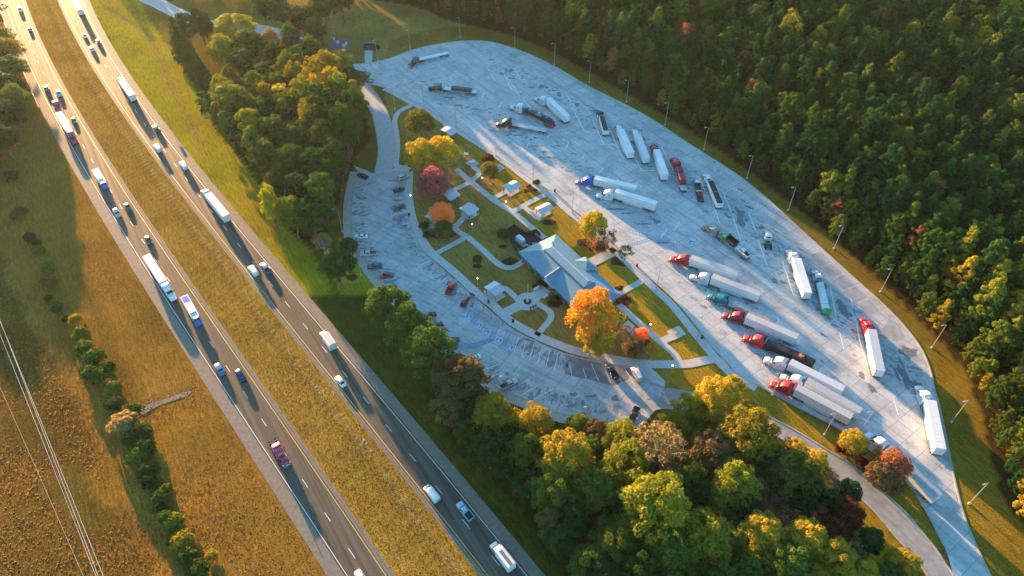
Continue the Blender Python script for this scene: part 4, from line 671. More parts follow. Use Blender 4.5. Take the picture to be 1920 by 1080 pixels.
def pipes(m):
    for r_, n in ((0, 6), (1, 5), (2, 4)):
        for i in range(n): m.cyl((6.4, (i-(n-1)/2)*.4, .2+r_*.36), (-6.6, (i-(n-1)/2)*.4, .2+r_*.36), .19, n=10)
load('pipe_bundle', 'bundle of white pipes strapped on the trailer of the day cab truck', 'pipes', a18, -6.0, 1.47, 'pipe', pipes, [P('pipe_white', (0.72, 0.80, 0.79), .4)], parts=[('strap', 's', lambda m: [m.box(x, 0, 1.15, .12, 1.8, .04) for x in (4.2, -3.6)], [P('strap_teal', (.1, .25, .25), .6)]), ('end_cover', 'e', lambda m: m.loft([(-5.6, 1.2, -.2, 1.25, .3), (-6.9, 1.2, -.4, 1.22, .3)]), [P('green_cover', (0.01, 0.30, 0.10), .5)])])
# trailer frame of the black open trailer gets inner bits visible
load('folded_tarp', 'red and yellow bundle lying in the long black open-topped trailer', 'tarp', a24, -9.6, 3.05, 'bundle', lambda m: m.loft([(.9, .7, 0, .35, .15), (0, .9, 0, .5, .2), (-.9, .6, 0, .3, .12)]), [P('bundle_red', (0.30, 0.06, 0.03), .7, noise=(2, .5))], parts=[('strap', 's', lambda m: (m.box(.2, 0, .5, .25, 1.0, .05, rz=.5), m.box(-.3, .1, .5, .2, .9, .05, rz=-.7)), [P('strap_yellow', (.7, .5, .05), .6)])])
# lowboy cargo
def dumptruck(rg, x):
    q = local(rg[1], rg[2], x); o = thing('dump_truck', 'green dump truck with black bed carried on the tan truck\'s low trailer', 'truck', (q[0], q[1], 1.4), rg[2]); p = Part(o)
    p.add('cab', 'dt_cab', lambda m: m.loft([(3.2, .8, .4, 1.2, .2), (2.9, .95, .4, 1.45, .25), (1.9, 1.0, .5, 1.65, .2), (1.5, 1.0, .5, 2.2, .25), (.5, 1.0, .5, 2.3, .25)]), [M_TW], PAINT['green'], True)
    p.add('windshield', 'dt_ws', lambda m: m.slab([(1.87, .8, 1.7), (1.87, -.8, 1.7), (1.53, -.75, 2.1), (1.53, .75, 2.1)], .03, away=(0, 0, 1)), [M_GLASS])
    p.add('dump_bed', 'dt_bed', lambda m: (m.box(-1.5, 1.1, 1.7, 3.9, .08, 1.1), m.box(-1.5, -1.1, 1.7, 3.9, .08, 1.1), m.box(-1.5, 0, 1.15, 3.9, 2.2, .1), m.box(.42, 0, 1.9, .08, 2.2, 1.5), m.box(.7, 0, 2.62, .6, 2.2, .08), m.box(-3.4, 0, 1.7, .08, 2.2, 1.1)), [M_BLACK]); p.add('stripe', 'dt_st', lambda m: m.box(-1.5, 1.15, 1.5, 3.0, .03, .12), [M_YEL])
    for x_ in (2.4, -1.2, -2.4):
        for s in (1, -1): p.wheel(x_, s*.9, .48, .35)
dumptruck(a15, -3.4)
q = local(a15[1], a15[2], -10.2); car('pickup', 'white pickup with dark bed carried on the tan truck\'s low trailer', 'pickup', q, a15[2], 'pickup', 'white', z=1.4)
for x, kd, c, z, lb in [(-1.2, 'sedan', 'black', 1.9, 'black car behind the cab on the car hauler'), (-4.2, 'suv', 'grey', 2.4, 'dark grey car on the car hauler behind the black one'), (-7.4, 'sedan', 'silver', 2.7, 'silver car on the upper deck of the car hauler'), (-10.6, 'sedan', 'navy', 2.5, 'dark blue car on the rear upper deck of the car hauler'), (-13.6, 'suv', 'black', 2.2, 'black car at the tail of the car hauler')]:
    q = local(a3[1], a3[2], x); car('car', lb, 'car', q, a3[2]+math.pi*(x < -9), kd, c, 'cars on the car hauler', z=z)
for s in (1, -1):
    for x in (.5, -3, -6, -9, -12, -14.3): q = local(a3[1], a3[2], x, s*1.2); ob('post', lib('haul_post', lambda m: m.box(0, 0, .6, .1, .1, 1.3), [M_DARK]), a3[0], (x, s*1.2, 1.4))
ob('upper_deck', lib('haul_deck', lambda m: (m.box(-6.9, .8, 0, 14.6, .5, .08), m.box(-6.9, -.8, 0, 14.6, .5, .08)), [M_DARK]), a3[0], (0, 0, 2.35))
q = local(a3[1], a3[2], -14.4, -.2); car('car', 'red car low at the tail of the car hauler', 'car', q, a3[2], 'sedan', 'red', 'cars on the car hauler', z=.9)
q = fl.location; h = fl.rotation_euler[2]; f2 = thing('forklift', 'red forklift hung behind the small white flatbed truck', 'forklift', (q[0]-2.9*math.cos(h), q[1]-2.9*math.sin(h), .35), h); p = Part(f2)
p.add('body', 'fk_b', lambda m: (m.box(0, 0, .7, 1.5, 1.5, .6), m.box(-.3, .3, 1.2, .7, .7, .5)), [M_TW], PAINT['red']); p.add('mast', 'fk_m', lambda m: (m.box(.9, .5, 1.2, .12, .12, 1.9), m.box(.9, -.5, 1.2, .12, .12, 1.9), m.box(.9, 0, 2.0, .1, 1.0, .1)), [M_TW], PAINT['red']); p.add('roof_guard', 'fk_r', lambda m: m.box(-.1, 0, 2.0, 1.1, 1.1, .06), [M_BLACK])
for x, y in ((.5, .8), (.5, -.8), (-.9, 0)): p.wheel(x, y, .35, .25)
# ---- parked cars
def pc(label, a, b, kind, paint, roofpaint=None, group='cars parked in the car lot'):
    z = .8; A, B = G(*a, z), G(*b, z); d = A-B; car({'sedan': 'car', 'suv': 'suv', 'pickup': 'pickup', 'van': 'van'}[kind], label, {'sedan': 'car', 'suv': 'SUV', 'pickup': 'pickup', 'van': 'van'}[kind], (A+B)/2, math.atan2(d[1], d[0]), kind, paint, group, roofpaint=roofpaint)
pc('very dark SUV in the top left corner bay of the car lot', (671,326), (689,334), 'suv', 'black')
pc('silver SUV at the top right of the car lot under the yellow tree', (766,328), (747,335), 'suv', 'silver')
pc('black car second down from the silver SUV at the plaza kerb', (757,351), (739,358), 'sedan', 'black')
pc('dark grey-green SUV at the plaza kerb, third down beside the orange tree', (758,384), (738,392), 'suv', 'darkgreen')
pc('white sedan with blue-tinted glass on the outer side of the car lot', (665,441), (689,443), 'sedan', 'white')
pc('silver pickup with black bed beside the dark leafy tree', (677,476), (704,474), 'pickup', 'silver')
pc('dark green SUV between the silver pickup and the dark red sedan', (690,500), (715,498), 'suv', 'darkgreen')
pc('dark red sedan just above the three big green oaks', (710,518), (737,514), 'sedan', 'darkred')
pc('bright red pickup with black bed parked at the plaza kerb', (849,530), (840,551), 'pickup', 'red')
pc('dark red SUV beside the blue hatched disabled bays', (876,556), (867,573), 'suv', 'darkred')
pc('dark car mostly hidden behind the middle oak', (797,592), (812,589), 'sedan', 'black')
pc('navy SUV just right of the big green oaks', (807,613), (828,609), 'suv', 'navy')
pc('navy sedan beside the green and yellow oak', (837,639), (858,636), 'sedan', 'navy')
pc('white sedan with dark sunroof beside the brown-orange tree', (876,678), (900,667), 'sedan', 'white')
pc('silver pickup with grey camper top behind a lamp post', (969,712), (939,727), 'pickup', 'silver')
pc('navy pickup under the edge of the big orange tree', (1140,684), (1154,707), 'pickup', 'navy')
pc('silver-white van in the last bay by the plaza corner', (1187,690), (1200,714), 'van', 'silver', 'white')
pc('black pickup parked at the lower right end of the car lot', (1182,790), (1194,767), 'pickup', 'black')
# ---- moving traffic, parallel to the carriageways
def hdg(line, q, up):
    k = int(np.argmin(np.linalg.norm(line-q, axis=1))); k = min(max(k, 1), len(line)-2); d = line[k+1]-line[k-1]; a = math.atan2(d[1], d[0]); return a+(math.pi if up else 0)
LSB, LNB = hline('SBw', 3.7, step=4), hline('NBy', 3.9, step=4)
def mv(label, x, y, kind, paint, nb=False, z=.9, roofpaint=None):
    q = G(x, y, z); car({'sedan': 'car', 'suv': 'suv', 'pickup': 'pickup', 'van': 'van'}[kind], label, {'sedan': 'car', 'suv': 'SUV', 'pickup': 'pickup', 'van': 'van'}[kind], q, hdg(LNB if nb else LSB, q, nb), kind, paint, 'traffic on the motorway', roofpaint=roofpaint)
mv('white SUV at the very top of the left carriageway', 37.5, 18, 'suv', 'white')
mv('dark grey car following the topmost white SUV', 56, 55, 'sedan', 'grey')
mv('dark pickup just behind the maroon tractor unit', 87, 166, 'pickup', 'grey')
mv('white SUV beside the maroon tractor unit on the left carriageway', 110, 175, 'suv', 'lightblue', roofpaint='white')
mv('small dark car beside the maroon-cab truck', 138, 225, 'sedan', 'grey')
mv('silver SUV behind the dark sedan, below the upper blue truck', 219, 399, 'suv', 'silver')
mv('dark car beside the silver SUV on the left carriageway', 239, 387, 'sedan', 'darkgreen')
mv('dark green car ahead of the long white truck', 278, 449, 'sedan', 'darkgreen')
mv('blue-grey SUV in the outer lane beside the navy SUV', 412, 693, 'suv', 'midblue', roofpaint='lightblue')  # paler roof colour stands in for glare on the roof
mv('navy SUV in the inner lane, lowest car of the left carriageway', 451, 704, 'suv', 'navy')
mv('white car cut off by the bottom edge on the left carriageway', 678, 1084, 'sedan', 'white')
mv('small white sedan near the top of the right carriageway', 158, 66, 'sedan', 'white', True)
mv('white hatchback just below the small white sedan', 172, 91, 'suv', 'white', True)
mv('blue pickup with white cab roof behind the topmost white trailer', 184.5, 79, 'pickup', 'midblue', True, roofpaint='white')
mv('dark pickup with white roof following the upper white trailer', 293, 241, 'pickup', 'grey', True, roofpaint='white')
mv('white van below the dark pickup, left lane', 295, 276, 'van', 'white', True, 1.3)
mv('white van behind the lane shadow, just above the long white trailer', 343.5, 309, 'van', 'white', True, 1.3)
mv('white van beside the blue and white pickup', 474, 506, 'van', 'white', True, 1.3)
mv('blue pickup with white cab roof beside the white van', 498, 502, 'pickup', 'midblue', True, roofpaint='white')
mv('white sedan beside the shadow of the box truck', 638, 714, 'sedan', 'white', True)
mv('large white van on the lower right carriageway', 809, 924, 'van', 'white', True, 1.3)
mv('light blue pickup with dark bed in the tree shadow', 872, 958, 'pickup', 'lightblue', True)
TG_ = 'tractor trailers driving on the motorway'
def mrig(label, paint, nb, rearpx, style='aero', roof=None):
    b = G(*rearpx, 4.1); h = hdg(LNB if nb else LSB, b, nb); d = np.array([math.cos(h), math.sin(h)]); k = b+15.25*d; root = thing('semi_truck', label, 'truck', (k[0], k[1], .05), h, TG_); tractor(root, style, PAINT[paint]); van_trailer(root, None, roof)
mrig('white trailer cut by the top edge on the right carriageway', 'white', True, (149.6,17.5))
mrig('white truck and trailer in the upper part of the right carriageway', 'white', True, (247.4,177.8))
mrig('long white trailer throwing a long shadow in the middle of the right carriageway', 'white', True, (423.6,403.5))
mrig('maroon truck with white trailer on the left carriageway', 'maroon', False, (110,210))
mrig('long white truck beside the blue and white truck on the left carriageway', 'white', False, (273.6,478))
bobtail('maroon tractor unit right behind the white trailer on the left carriageway', 'classic', 'maroon', (113,208), (99,184), 1.5)
bobtail('purple-red tractor unit alone low on the left carriageway', 'classic', 'maroon', (538,871), (512,829), 1.3)
rigid('upper of two blue-cab trucks with white body on the left carriageway', (197.5,350), (172,308), 1.8, 'blue', 'panel', 'blue and white trucks', ln=13.0)
rigid('lower of two blue-cab trucks with white body, beside the long white truck', (373,606), (341,548), 1.8, 'blue', 'panel', 'blue and white trucks', ln=14.0)
rigid('white box truck with cream roof on the right carriageway', (602,617), (622,646), 2.5, 'white', 'box', ln=8.4)
rigid('white motor home with grey roof strip at the bottom of the right carriageway', (923,1014), (958,1060), 2.5, 'white', 'camper', name='motor_home', ln=8.2)

# ------------------------------------------------------------------ buildings and street furniture
def mat_roof(name, c, scale, ang, spec=0.4, rough=0.4):
    t = NT(name); v = t.n('ShaderNodeTexCoord').outputs['Object']; wv = t.n('ShaderNodeTexWave', wave_type='BANDS', bands_direction='X', wave_profile='SIN'); wv.inputs['Scale'].default_value = scale; t.l(t.mapping(v, ang), wv.inputs['Vector'])
    n1 = t.noise(v, 0.5, 4); f = t.ramp(wv.outputs[1], 0.0, 0.3, 0.0, 1.0); cc = t.mix(f, tuple(x*0.6 for x in c), c); k = t.n('ShaderNodeVectorMath', operation='SCALE'); t.l(cc, k.inputs[0]); t.l(t.ramp(n1, .3, .7, .92, 1.08), k.inputs[3]); t.bump(wv.outputs[1], 0.4, 0.05); return t.out(k.outputs[0], rough, spec)
M_BLUEROOF = mat_roof('blue_metal_roof', (0.15, 0.31, 0.40), 0.4, 0.0); M_SHEL = P('shelter_roof_metal', (0.50, 0.53, 0.55), 0.5, 0.1, noise=(0.8, 0.06)); M_STONE = P('stone_wall', (0.26, 0.23, 0.20), 0.85, noise=(1.5, 0.35)); M_TRIM = P('white_trim', (0.7, 0.7, 0.68), 0.5)
def building():
    bc = np.array([18.75, 172.3]); a = math.atan2(-0.828, 0.561); root = thing('rest_area_building', 'single-storey rest area building with blue ribbed metal hip roof and raised ridge', 'building', (bc[0], bc[1], 0), a)
    # local x runs along the ridge, local y to the north-east
    L_, W_ = 17.8, 8.05; e = 3.4; zr = 7.0
    mb = MB(); mb.box(0, 0, e/2, 2*L_-2.4, 2*W_-2.4, e); ob('wall', mb.mesh('wall', [M_STONE]), root)
    for x in np.linspace(-15.5, 15.5, 9):
        for y in (-W_+.45, W_-.45): mb = MB(); mb.box(x, y, e/2, .4, .4, e); mb.box(x, y, .4, .7, .7, .8); ob('pillar', mb.mesh('pillar', [M_STONE]), root)
    r0, r1 = (-9.4, -.3, zr), (10.0, -.3, zr); c = [(-L_, -W_, e), (L_, -W_, e), (L_, W_, e), (-L_, W_, e)]
    mb = MB(); mb.quad([c[0], c[1], r1, r0]); mb.quad([c[2], c[3], r0, r1]); mb.quad([c[1], c[2], r1]); mb.quad([c[3], c[0], r0])
    for i in range(4): p0, p1 = c[i], c[(i+1) % 4]; mb.quad([(*p0[:2], e-.35), (*p1[:2], e-.35), p1, p0])
    mb.quad([(x, y, e-.35) for x, y, z in reversed(c)]); rf = ob('roof', mb.mesh('roof', [M_BLUEROOF]), root)
    # raised monitor along the ridge: its wall on the south-west side
    mb = MB(); A, B = (-10.6, -2.0), (10.6, -2.0)
    zb = e+(zr-e)*(W_-2.0)/(W_-.3); zt = zb+.8
    mb.quad([(A[0], A[1], zb-.1), (B[0], B[1], zb-.1), (B[0], B[1], zt), (A[0], A[1], zt)], 1); mb.quad([(A[0]-.2, A[1]-.3, zt), (B[0]+.2, B[1]-.3, zt), (10.1, .2, zr+.75), (-9.5, .2, zr+.75)], 0)
    mb.quad([(-9.5, .2, zr+.75), (10.1, .2, zr+.75), (11.3, 2.2, zt-.1), (-9.9, 2.2, zt-.1)], 0); mb.quad([(-9.9, 2.2, zt-.1), (11.3, 2.2, zt-.1), (11.3, 2.2, zb-.4), (-9.9, 2.2, zb-.4)], 1); mb.quad([(B[0]+.2, B[1]-.3, zt), (11.3, 2.2, zt-.1), (10.1, .2, zr+.75)], 0); mb.quad([(A[0]-.2, A[1]-.3, zt), (-9.9, 2.2, zt-.1), (-9.5, .2, zr+.75)], 0)
    mb.quad([(B[0]+.2, B[1]-.3, zt), (B[0]+.2, B[1]-.3, zb-.6), (11.3, 2.2, zb-.6), (11.3, 2.2, zt-.1)], 1); mb.quad([(A[0]-.2, A[1]-.3, zt), (A[0]-.2, A[1]-.3, zb-.6), (-9.9, 2.2, zb-.6), (-9.9, 2.2, zt-.1)], 1)
    ob('ridge_monitor', mb.mesh('ridge_monitor', [M_BLUEROOF, P('monitor_wall', (.13, .22, .3), .5)]), rf)
    mb = MB(); mb.box(.3, .2, zr+.79, 19.6, .28, .07); ob('ridge_cap', mb.mesh('ridge_cap', [M_SHEL]), rf)
    # entrance gable to the south-west and hip dormer to the north-east
    mb = MB(); mb.quad([(-1.6, -2.3, 6.05), (-1.6, -W_-.5, 4.75), (3.2, -W_-.5, 3.35), (4.6, -2.3, 5.62)], 0); mb.quad([(-1.6, -W_-.5, 4.75), (-2.1, -W_-.1, 3.42), (-1.75, -2.3, 5.6), (-1.6, -2.3, 6.05)], 0); mb.quad([(-2.1, -W_-.5, 3.2), (3.2, -W_-.5, 3.2), (3.2, -W_-.5, 3.35), (-1.6, -W_-.5, 4.75), (-2.1, -W_-.5, 3.42)], 1)
    ob('entrance_gable', mb.mesh('entrance_gable', [M_BLUEROOF, M_TRIM]), rf); mb = MB(); d_ = Vector((-1.6, -2.3, 6.1))-Vector((-1.6, -W_-.5, 4.8)); mb.cyl((-1.6, -2.3, 6.12), (-1.6, -W_-.55, 4.82), .13, n=8); ob('gable_ridge_cap', mb.mesh('gable_ridge_cap', [M_TRIM]), rf)
    mb = MB(); ap = (1.0, W_-1.2, 6.0); mb.quad([(-2.6, W_+1.2, 3.9), (-2.2, 4.0, 5.2), ap]); mb.quad([(-2.6, W_+1.2, 3.9), ap, (4.6, W_+1.2, 3.9)]); mb.quad([(4.6, W_+1.2, 3.9), ap, (4.2, 4.0, 5.2)]); mb.quad([(-2.2, 4., 5.2), (4.2, 4., 5.2), ap]); mb.quad([(-2.6, W_+1.2, 3.9), (4.6, W_+1.2, 3.9), (4.6, W_+1.2, 3.6), (-2.6, W_+1.2, 3.6)])
    ob('dormer', mb.mesh('dormer', [M_BLUEROOF]), rf); mb = MB(); mb.box(1, W_+.9, 1.8, .35, .35, 3.6); mb.box(-2.3, W_+.9, 1.8, .35, .35, 3.6); mb.box(4.3, W_+.9, 1.8, .35, .35, 3.6); ob('porch_post', mb.mesh('porch_post', [M_STONE]), root)
    mb = MB(); mb.box(-12.4, 2.6, 5.9, .7, .5, 1.1); mb.cyl((-12.4, 2.6, 6.4), (-12.4, 2.6, 6.9), .18); ob('roof_vent', mb.mesh('roof_vent', [M_GALV]), rf)
    mb = MB(); mb.box(.8, -W_+1.15, 1.1, 2.0, .06, 2.2); ob('door', mb.mesh('door', [M_GLASS]), root); mb = MB(); [mb.box(x, -W_+1.17, 1.9, 1.4, .06, .9) for x in (-12, -8, -4.5, 5.5, 9, 12.5)]; ob('window', mb.mesh('window', [M_GLASS]), root)
building()
def tall_lamp(label, top, base, arm=None, h=10.8, lit=False, n=0):
    b = G(*base); root = thing('lamp_post', label, 'lamp post', (b[0], b[1], 0), 0, 'tall lamp posts round the lots'); ob('pole', lib('lamp_pole%d' % int(h*10), lambda m: m.cyl((0, 0, 0), (0, 0, h), .12, .07, n=8), [M_GALV]), root); ob('base', lib('lamp_base', lambda m: m.cyl((0, 0, 0), (0, 0, .6), .32, n=10), [M_WALK]), root)
    if arm is None: arm = math.radians(200)
    c, s = math.cos(arm), math.sin(arm); a = ob('arm', lib('lamp_arm%d' % int(h*10), lambda m: (m.cyl((0, 0, h-.05), (1.1, 0, h+.25), .05, n=6), m.box(1.5, 0, h+.25, .9, .38, .16)), [M_GALV]), root, rz=arm); ob('lamp_head', lib('lamp_lens%d%d' % (int(h*10), lit), lambda m: m.box(1.5, 0, h+.155, .7, .3, .04), [M_LAMP if lit else M_LHEAD]), a)
TL = [((860.7,31),(863,71),'behind the top kerb beside the field, second from its left end'),((766,53.3),(769.7,95.3),'behind the top kerb, near the dark truck with empty flatbed'),((702.7,70.7),(708.7,114.3),'beside the small dark enclosure at the top of the lot'),((964,50),(965.3,91.7),'where the top kerb meets the forest edge'),((1039,80.7),(1039.3,121.7),'on the forest verge above the white box trailer by the car hauler'),((1106.7,113.3),(1104.7,155),'on the forest verge above the black dump-trailer truck'),((1178,150.7),(1174.3,192),'on the forest verge above the far row, leftmost there'),((1252,193),(1246.7,235),'on the forest verge above the dark red rig of the far row'),((1326.7,238),(1319.3,281),'on the forest verge above the white truck with red forklift'),((1410.7,291.7),(1400,335),'on the forest verge right of the black-tarp dump trailer'),((1491.7,350.7),(1477.7,394.3),'on the forest verge above the lone white tractor unit'),((1580.3,423.3),(1563.3,466.7),'on the forest verge above the truck loaded with pipes'),((1671.7,505.7),(1650.7,547.3),'on the forest verge beside the dark slabs of the lot'),((1776,609),(1746.7,652.3),'on the right verge beside the lone red rig'),((1816.7,752.3),(1783.3,792.3),'on the right verge beside the half-sunlit white rig'),
  ((1846.7,915),(1816.7,945),'lowest on the right verge, with a long curved arm'),((633.7,314.3),(642,357.3),'outside the car lot, uppermost on its left side'),((632.7,392.3),(642.3,435),'outside the car lot, second on its left side'),((670,473),(677,517),'outside the car lot beside the dark leafy tree'),((1106.7,760),(1101.7,803),'below the car lot, near the black pickup'),((951,709),(949,746),'in front of the silver camper pickup'),
  ((793,165),(795,197),'at the truck lot walk beside the lone green tree'),((855,202),(856,242),'beside the uppermost picnic shelter'),((929,255),(930,292),'at the truck lot walk beside the purple shrub'),((1000,300),(999.6,342),'at the truck lot walk beside two small red shrubs'),((1076,358),(1072.6,398.5),'at the truck lot walk just above the golden tree'),((1150,415),(1147,463),'just right of the golden tree'),((1237,501),(1230,545.6),'at the truck lot walk opposite the topmost red rig'),((1319,593),(1306.7,636.7),'at the truck lot walk beside the picnic table pad'),((740,165),(741,206),'in the grass corner between the entry drive and the truck lot'),((1626,787),(1612,812),'beside the round yellow island tree'),((1565,785),(1545,816),'on the grass strip below the lowest near-row rig'),((1466,698),(1447,742),'in front of the lowest red truck')]
for i, (t, b, s) in enumerate(TL): tall_lamp('grey lamp post '+s, t, b, lit=i in (19, 20, 30, 32), arm=R(200) if i > 2 else R(250))
def globe(label, top, base):
    b = G(*base); h = 4.3; root = thing('path_lamp', label, 'path lamp', (b[0], b[1], 0), 0, 'lit globe lamps along the paths'); ob('pole', lib('globe_pole', lambda m: (m.cyl((0, 0, 0), (0, 0, h), .07, .05, n=8), m.cyl((0, 0, 0), (0, 0, .4), .16, n=8)), [M_GALV]), root); ob('globe', lib('globe_bulb', lambda m: m.ball((0, 0, h+.22), .26), [M_LAMP], True), root)
for t, b, s in [((903,330),(905,351),'beside the small yellow tree'),((949,383),(949,396),'on the path junction between two picnic shelters'),((884,417),(886,438),'on the lawn below the middle shelter'),((896,520),(896,540),'on the lawn left of the shelter by the flagpole'),((772,361),(772,384),'at the car lot kerb beside the pink tree'),((1215.6,607),(1216,626),'on the sunny lawn right of the building'),((1257,691),(1257,703),'at the path corner by the end of the car lot')]: globe('lit globe lamp '+s, t, b)
def shelter(label, corners, z=2.9, cut=.5):
    q = [G(*c, z) for c in corners]; c = sum(q)/4; d = q[1]-q[0]; a = math.atan2(d[1], d[0]); L_ = (np.linalg.norm(q[1]-q[0])+np.linalg.norm(q[2]-q[3]))/2; W_ = (np.linalg.norm(q[2]-q[1])+np.linalg.norm(q[3]-q[0]))/2; L_ = max(4, min(7.5, L_)); W_ = max(3.5, min(7, W_)); root = thing('picnic_shelter', label, 'picnic shelter', (c[0], c[1], 0), a, 'picnic shelters on the lawn')
    mb = MB(); h = W_/2
    for s in (1, -1): mb.quad([(-L_/2, 0, z+.55), (L_/2, 0, z+.55), (L_/2, s*h, z-.1), (-L_/2, s*h, z-.1)]); mb.quad([(-L_/2, 0, z+.47), (L_/2, 0, z+.47), (L_/2, s*h, z-.18), (-L_/2, s*h, z-.18)]); mb.quad([(-L_/2, s*h, z-.18), (L_/2, s*h, z-.18), (L_/2, s*h, z-.1), (-L_/2, s*h, z-.1)])
    ob('roof', mb.mesh('roof', [M_SHEL]), root); mb = MB(); mb.box(0, 0, z+.57, L_, .16, .05); ob('ridge_cap', mb.mesh('ridge_cap', [M_GALV]), root)
    for x in (-L_/2+.6, L_/2-.6):
        for y in (-h+.6, h-.6): ob('post', lib('sh_post', lambda m: m.box(0, 0, 1.4, .16, .16, 2.8), [M_DARK]), root, (x, y, 0))
    return c, a
def table(label, c, a):
    r = thing('picnic_table', label, 'picnic table', (c[0], c[1], .15), a, 'concrete picnic tables'); ob('table_top', lib('pt_top', lambda m: m.box(0, 0, .76, 2.0, .8, .07), [M_WALK]), r)
    for s in (1, -1): ob('bench', lib('pt_bench%d' % s, lambda m: m.box(0, s*.85, .45, 2.0, .3, .06), [M_WALK]), r); ob('leg', lib('pt_leg%d' % s, lambda m: (m.box(s*.6, 0, .38, .12, .6, .72), m.box(s*.6, 0, .3, .12, 1.8, .1)), [M_WALK]), r)
SH = [('between the two upper path lamps, right of the small yellow tree', [(940,349),(963,337),(978,348),(956,361)]), ('half in sunlight nearest the two mulch beds above the building', [(1002,390),(1025,379),(1040,388),(1017,402)]), ('in the middle of the lawn right of the orange tree', [(861,390),(880,378),(898,393),(878,405)]), ('next to the flagpole circle, with a dark ridge line', [(907.5,538),(928,525),(945,542),(930,557)]), ('at the walk beside the truck lot, uppermost of all', [(825,243),(840,234),(858,246),(845,255)]), ('mostly hidden behind the pink tree', [(828,362),(845,352),(860,366),(843,377)]), ('partly hidden under the orange tree by the car lot', [(798,404),(812,396),(828,410),(813,419)])]
for s, c in SH:
    cc, a = shelter('white-roofed picnic shelter '+s, c); table('picnic table under the shelter '+s.split(',')[0].replace('between the two upper path lamps', 'between two path lamps').replace(' nearest the two mulch beds above the building', ' above the building'), cc, a)
for s, p_ in [('on the open sunny pad near the path corner', (1268,626)), ('on the open pad left of the small yellow tree', (885,307)), ('on the pad right of the small yellow tree', (936,315))]: q = G(*p_); table('concrete picnic table '+s, q, R(25))
q = G(874.5, 288); t_ = thing('grill', 'small charcoal grill on its own pad in the upper lawn', 'grill', (q[0], q[1], 0)); mb = MB(); mb.box(0, 0, .05, 1.8, 1.8, .1); ob('pad', mb.mesh('grill_pad', [M_WALK]), t_); mb = MB(); mb.cyl((0, 0, .1), (0, 0, .9), .06); mb.box(0, 0, 1.0, .7, .5, .3); ob('firebox', mb.mesh('grill_box', [M_BLACK]), t_)
# bins
for x, y, s in [(1040,360,'at the truck lot kerb above the golden tree'),(1194,500,'at the truck lot kerb opposite the crosswalk'),(1316,635,'beside the lamp post near the table pad'),(916,568,'near the shelter by the flagpole circle'),(962,604,'at the car lot walk below the brown lawn patch'),(767,405,'at the car lot kerb near the orange tree')]:
    q = G(x, y); r = thing('litter_bin', 'black litter bin '+s, 'litter bin', (q[0], q[1], .13), 0, 'black litter bins'); ob('drum', lib('bin_body', lambda m: m.cyl((0, 0, 0), (0, 0, .95), .36, .40, n=12), [M_BLACK]), r); ob('lid', lib('bin_lid', lambda m: (m.cyl((0, 0, .95), (0, 0, 1.1), .42, .38, n=12), m.cyl((0, 0, 1.1), (0, 0, 1.3), .38, .15, n=12)), [M_DARK]), r)
# disabled-bay sign posts
for x, y, s in [(889,565,'first'),(907,583,'second'),(921,598,'third'),(943,612,'fourth'),(966,624,'fifth')]:
    q = G(x, y); r = thing('sign_post', 'blue parking sign post at the disabled bays, %s from the left' % s, 'sign', (q[0], q[1], .1), R(40), 'sign posts at the disabled bays'); ob('post', lib('sp_post', lambda m: m.cyl((0, 0, 0), (0, 0, 2.1), .05, n=8), [M_DARK]), r); ob('sign_plate', lib('sp_plate', lambda m: m.box(0, .07, 1.9, .32, .03, .5), [M_BLUEP]), r)
q = G(886, 559); r = thing('map_stand', 'dark information stand on the walk above the blue hatched bays', 'information stand', (q[0], q[1], .1), R(-40)); mb = MB(); mb.box(-.6, 0, .7, .1, .1, 1.4); mb.box(.6, 0, .7, .1, .1, 1.4); ob('leg', mb.mesh('stand_leg', [M_DARK]), r); mb = MB(); mb.box(0, 0, 1.6, 2.0, .9, .12); ob('panel', mb.mesh('stand_panel', [M_BLACK]), r)
# flagpole, newspaper boxes, walls, mechanical yard
c = G(989.3, 566); r = thing('flagpole', 'white flagpole with drooping flag in the round mulch bed', 'flagpole', (c[0], c[1], .2)); mb = MB(); mb.cyl((0, 0, 0), (0, 0, 7.8), .09, .05, n=8); mb.ball((0, 0, 7.9), .12); ob('pole', mb.mesh('flag_pole', [M_TRIM]), r); mb = MB(); mb.box(0, 0, .3, .9, .9, .6); ob('base', mb.mesh('flag_base', [M_WALK]), r); mb = MB(); mb.quad([(0.08, 0, 7.3), (.35, .12, 7.0), (.4, .1, 5.6), (.1, 0, 5.9)]); mb.quad([(.35, .12, 7.0), (.6, -.05, 6.6), (.55, -.02, 5.3), (.4, .1, 5.6)]); ob('flag', mb.mesh('flag', [P('flag_cloth', (.25, .12, .15), .7)]), r)
for i, (k, s, dx) in enumerate([('red', 'red', 0), ('blue', 'blue', .75), ('green', 'green', 1.7)]):
    q = G(995+i*4.6, 580-i*2.2); r = thing('news_box', s+' newspaper box at the edge of the flagpole circle', 'newspaper box', (q[0], q[1], .19), R(25)); ob('cabinet', lib('nb_box', lambda m: m.box(0, 0, .75, .55, .5, .7), [M_TW]), r, paint=PAINT[k]); ob('stand', lib('nb_leg', lambda m: (m.box(0, 0, .2, .12, .12, .4), m.box(0, 0, .03, .5, .45, .06)), [M_DARK]), r); ob('window', lib('nb_win', lambda m: m.box(0, -.26, .85, .4, .03, .3), [M_GLASS]), r)
for a_, b_, s in [((1001,545),(1011,539),'left'), ((1018,561),(1027,555),'right')]:
    mb = MB(); q = np.array([G(*a_), (G(*a_)+G(*b_))/2, G(*b_)]); wall(mb, q, .5, 0, .8); thing('seat_wall', 'low white wall at the %s side of the building forecourt' % s, 'wall', me=mb.mesh('seat_wall', [M_TRIM]))
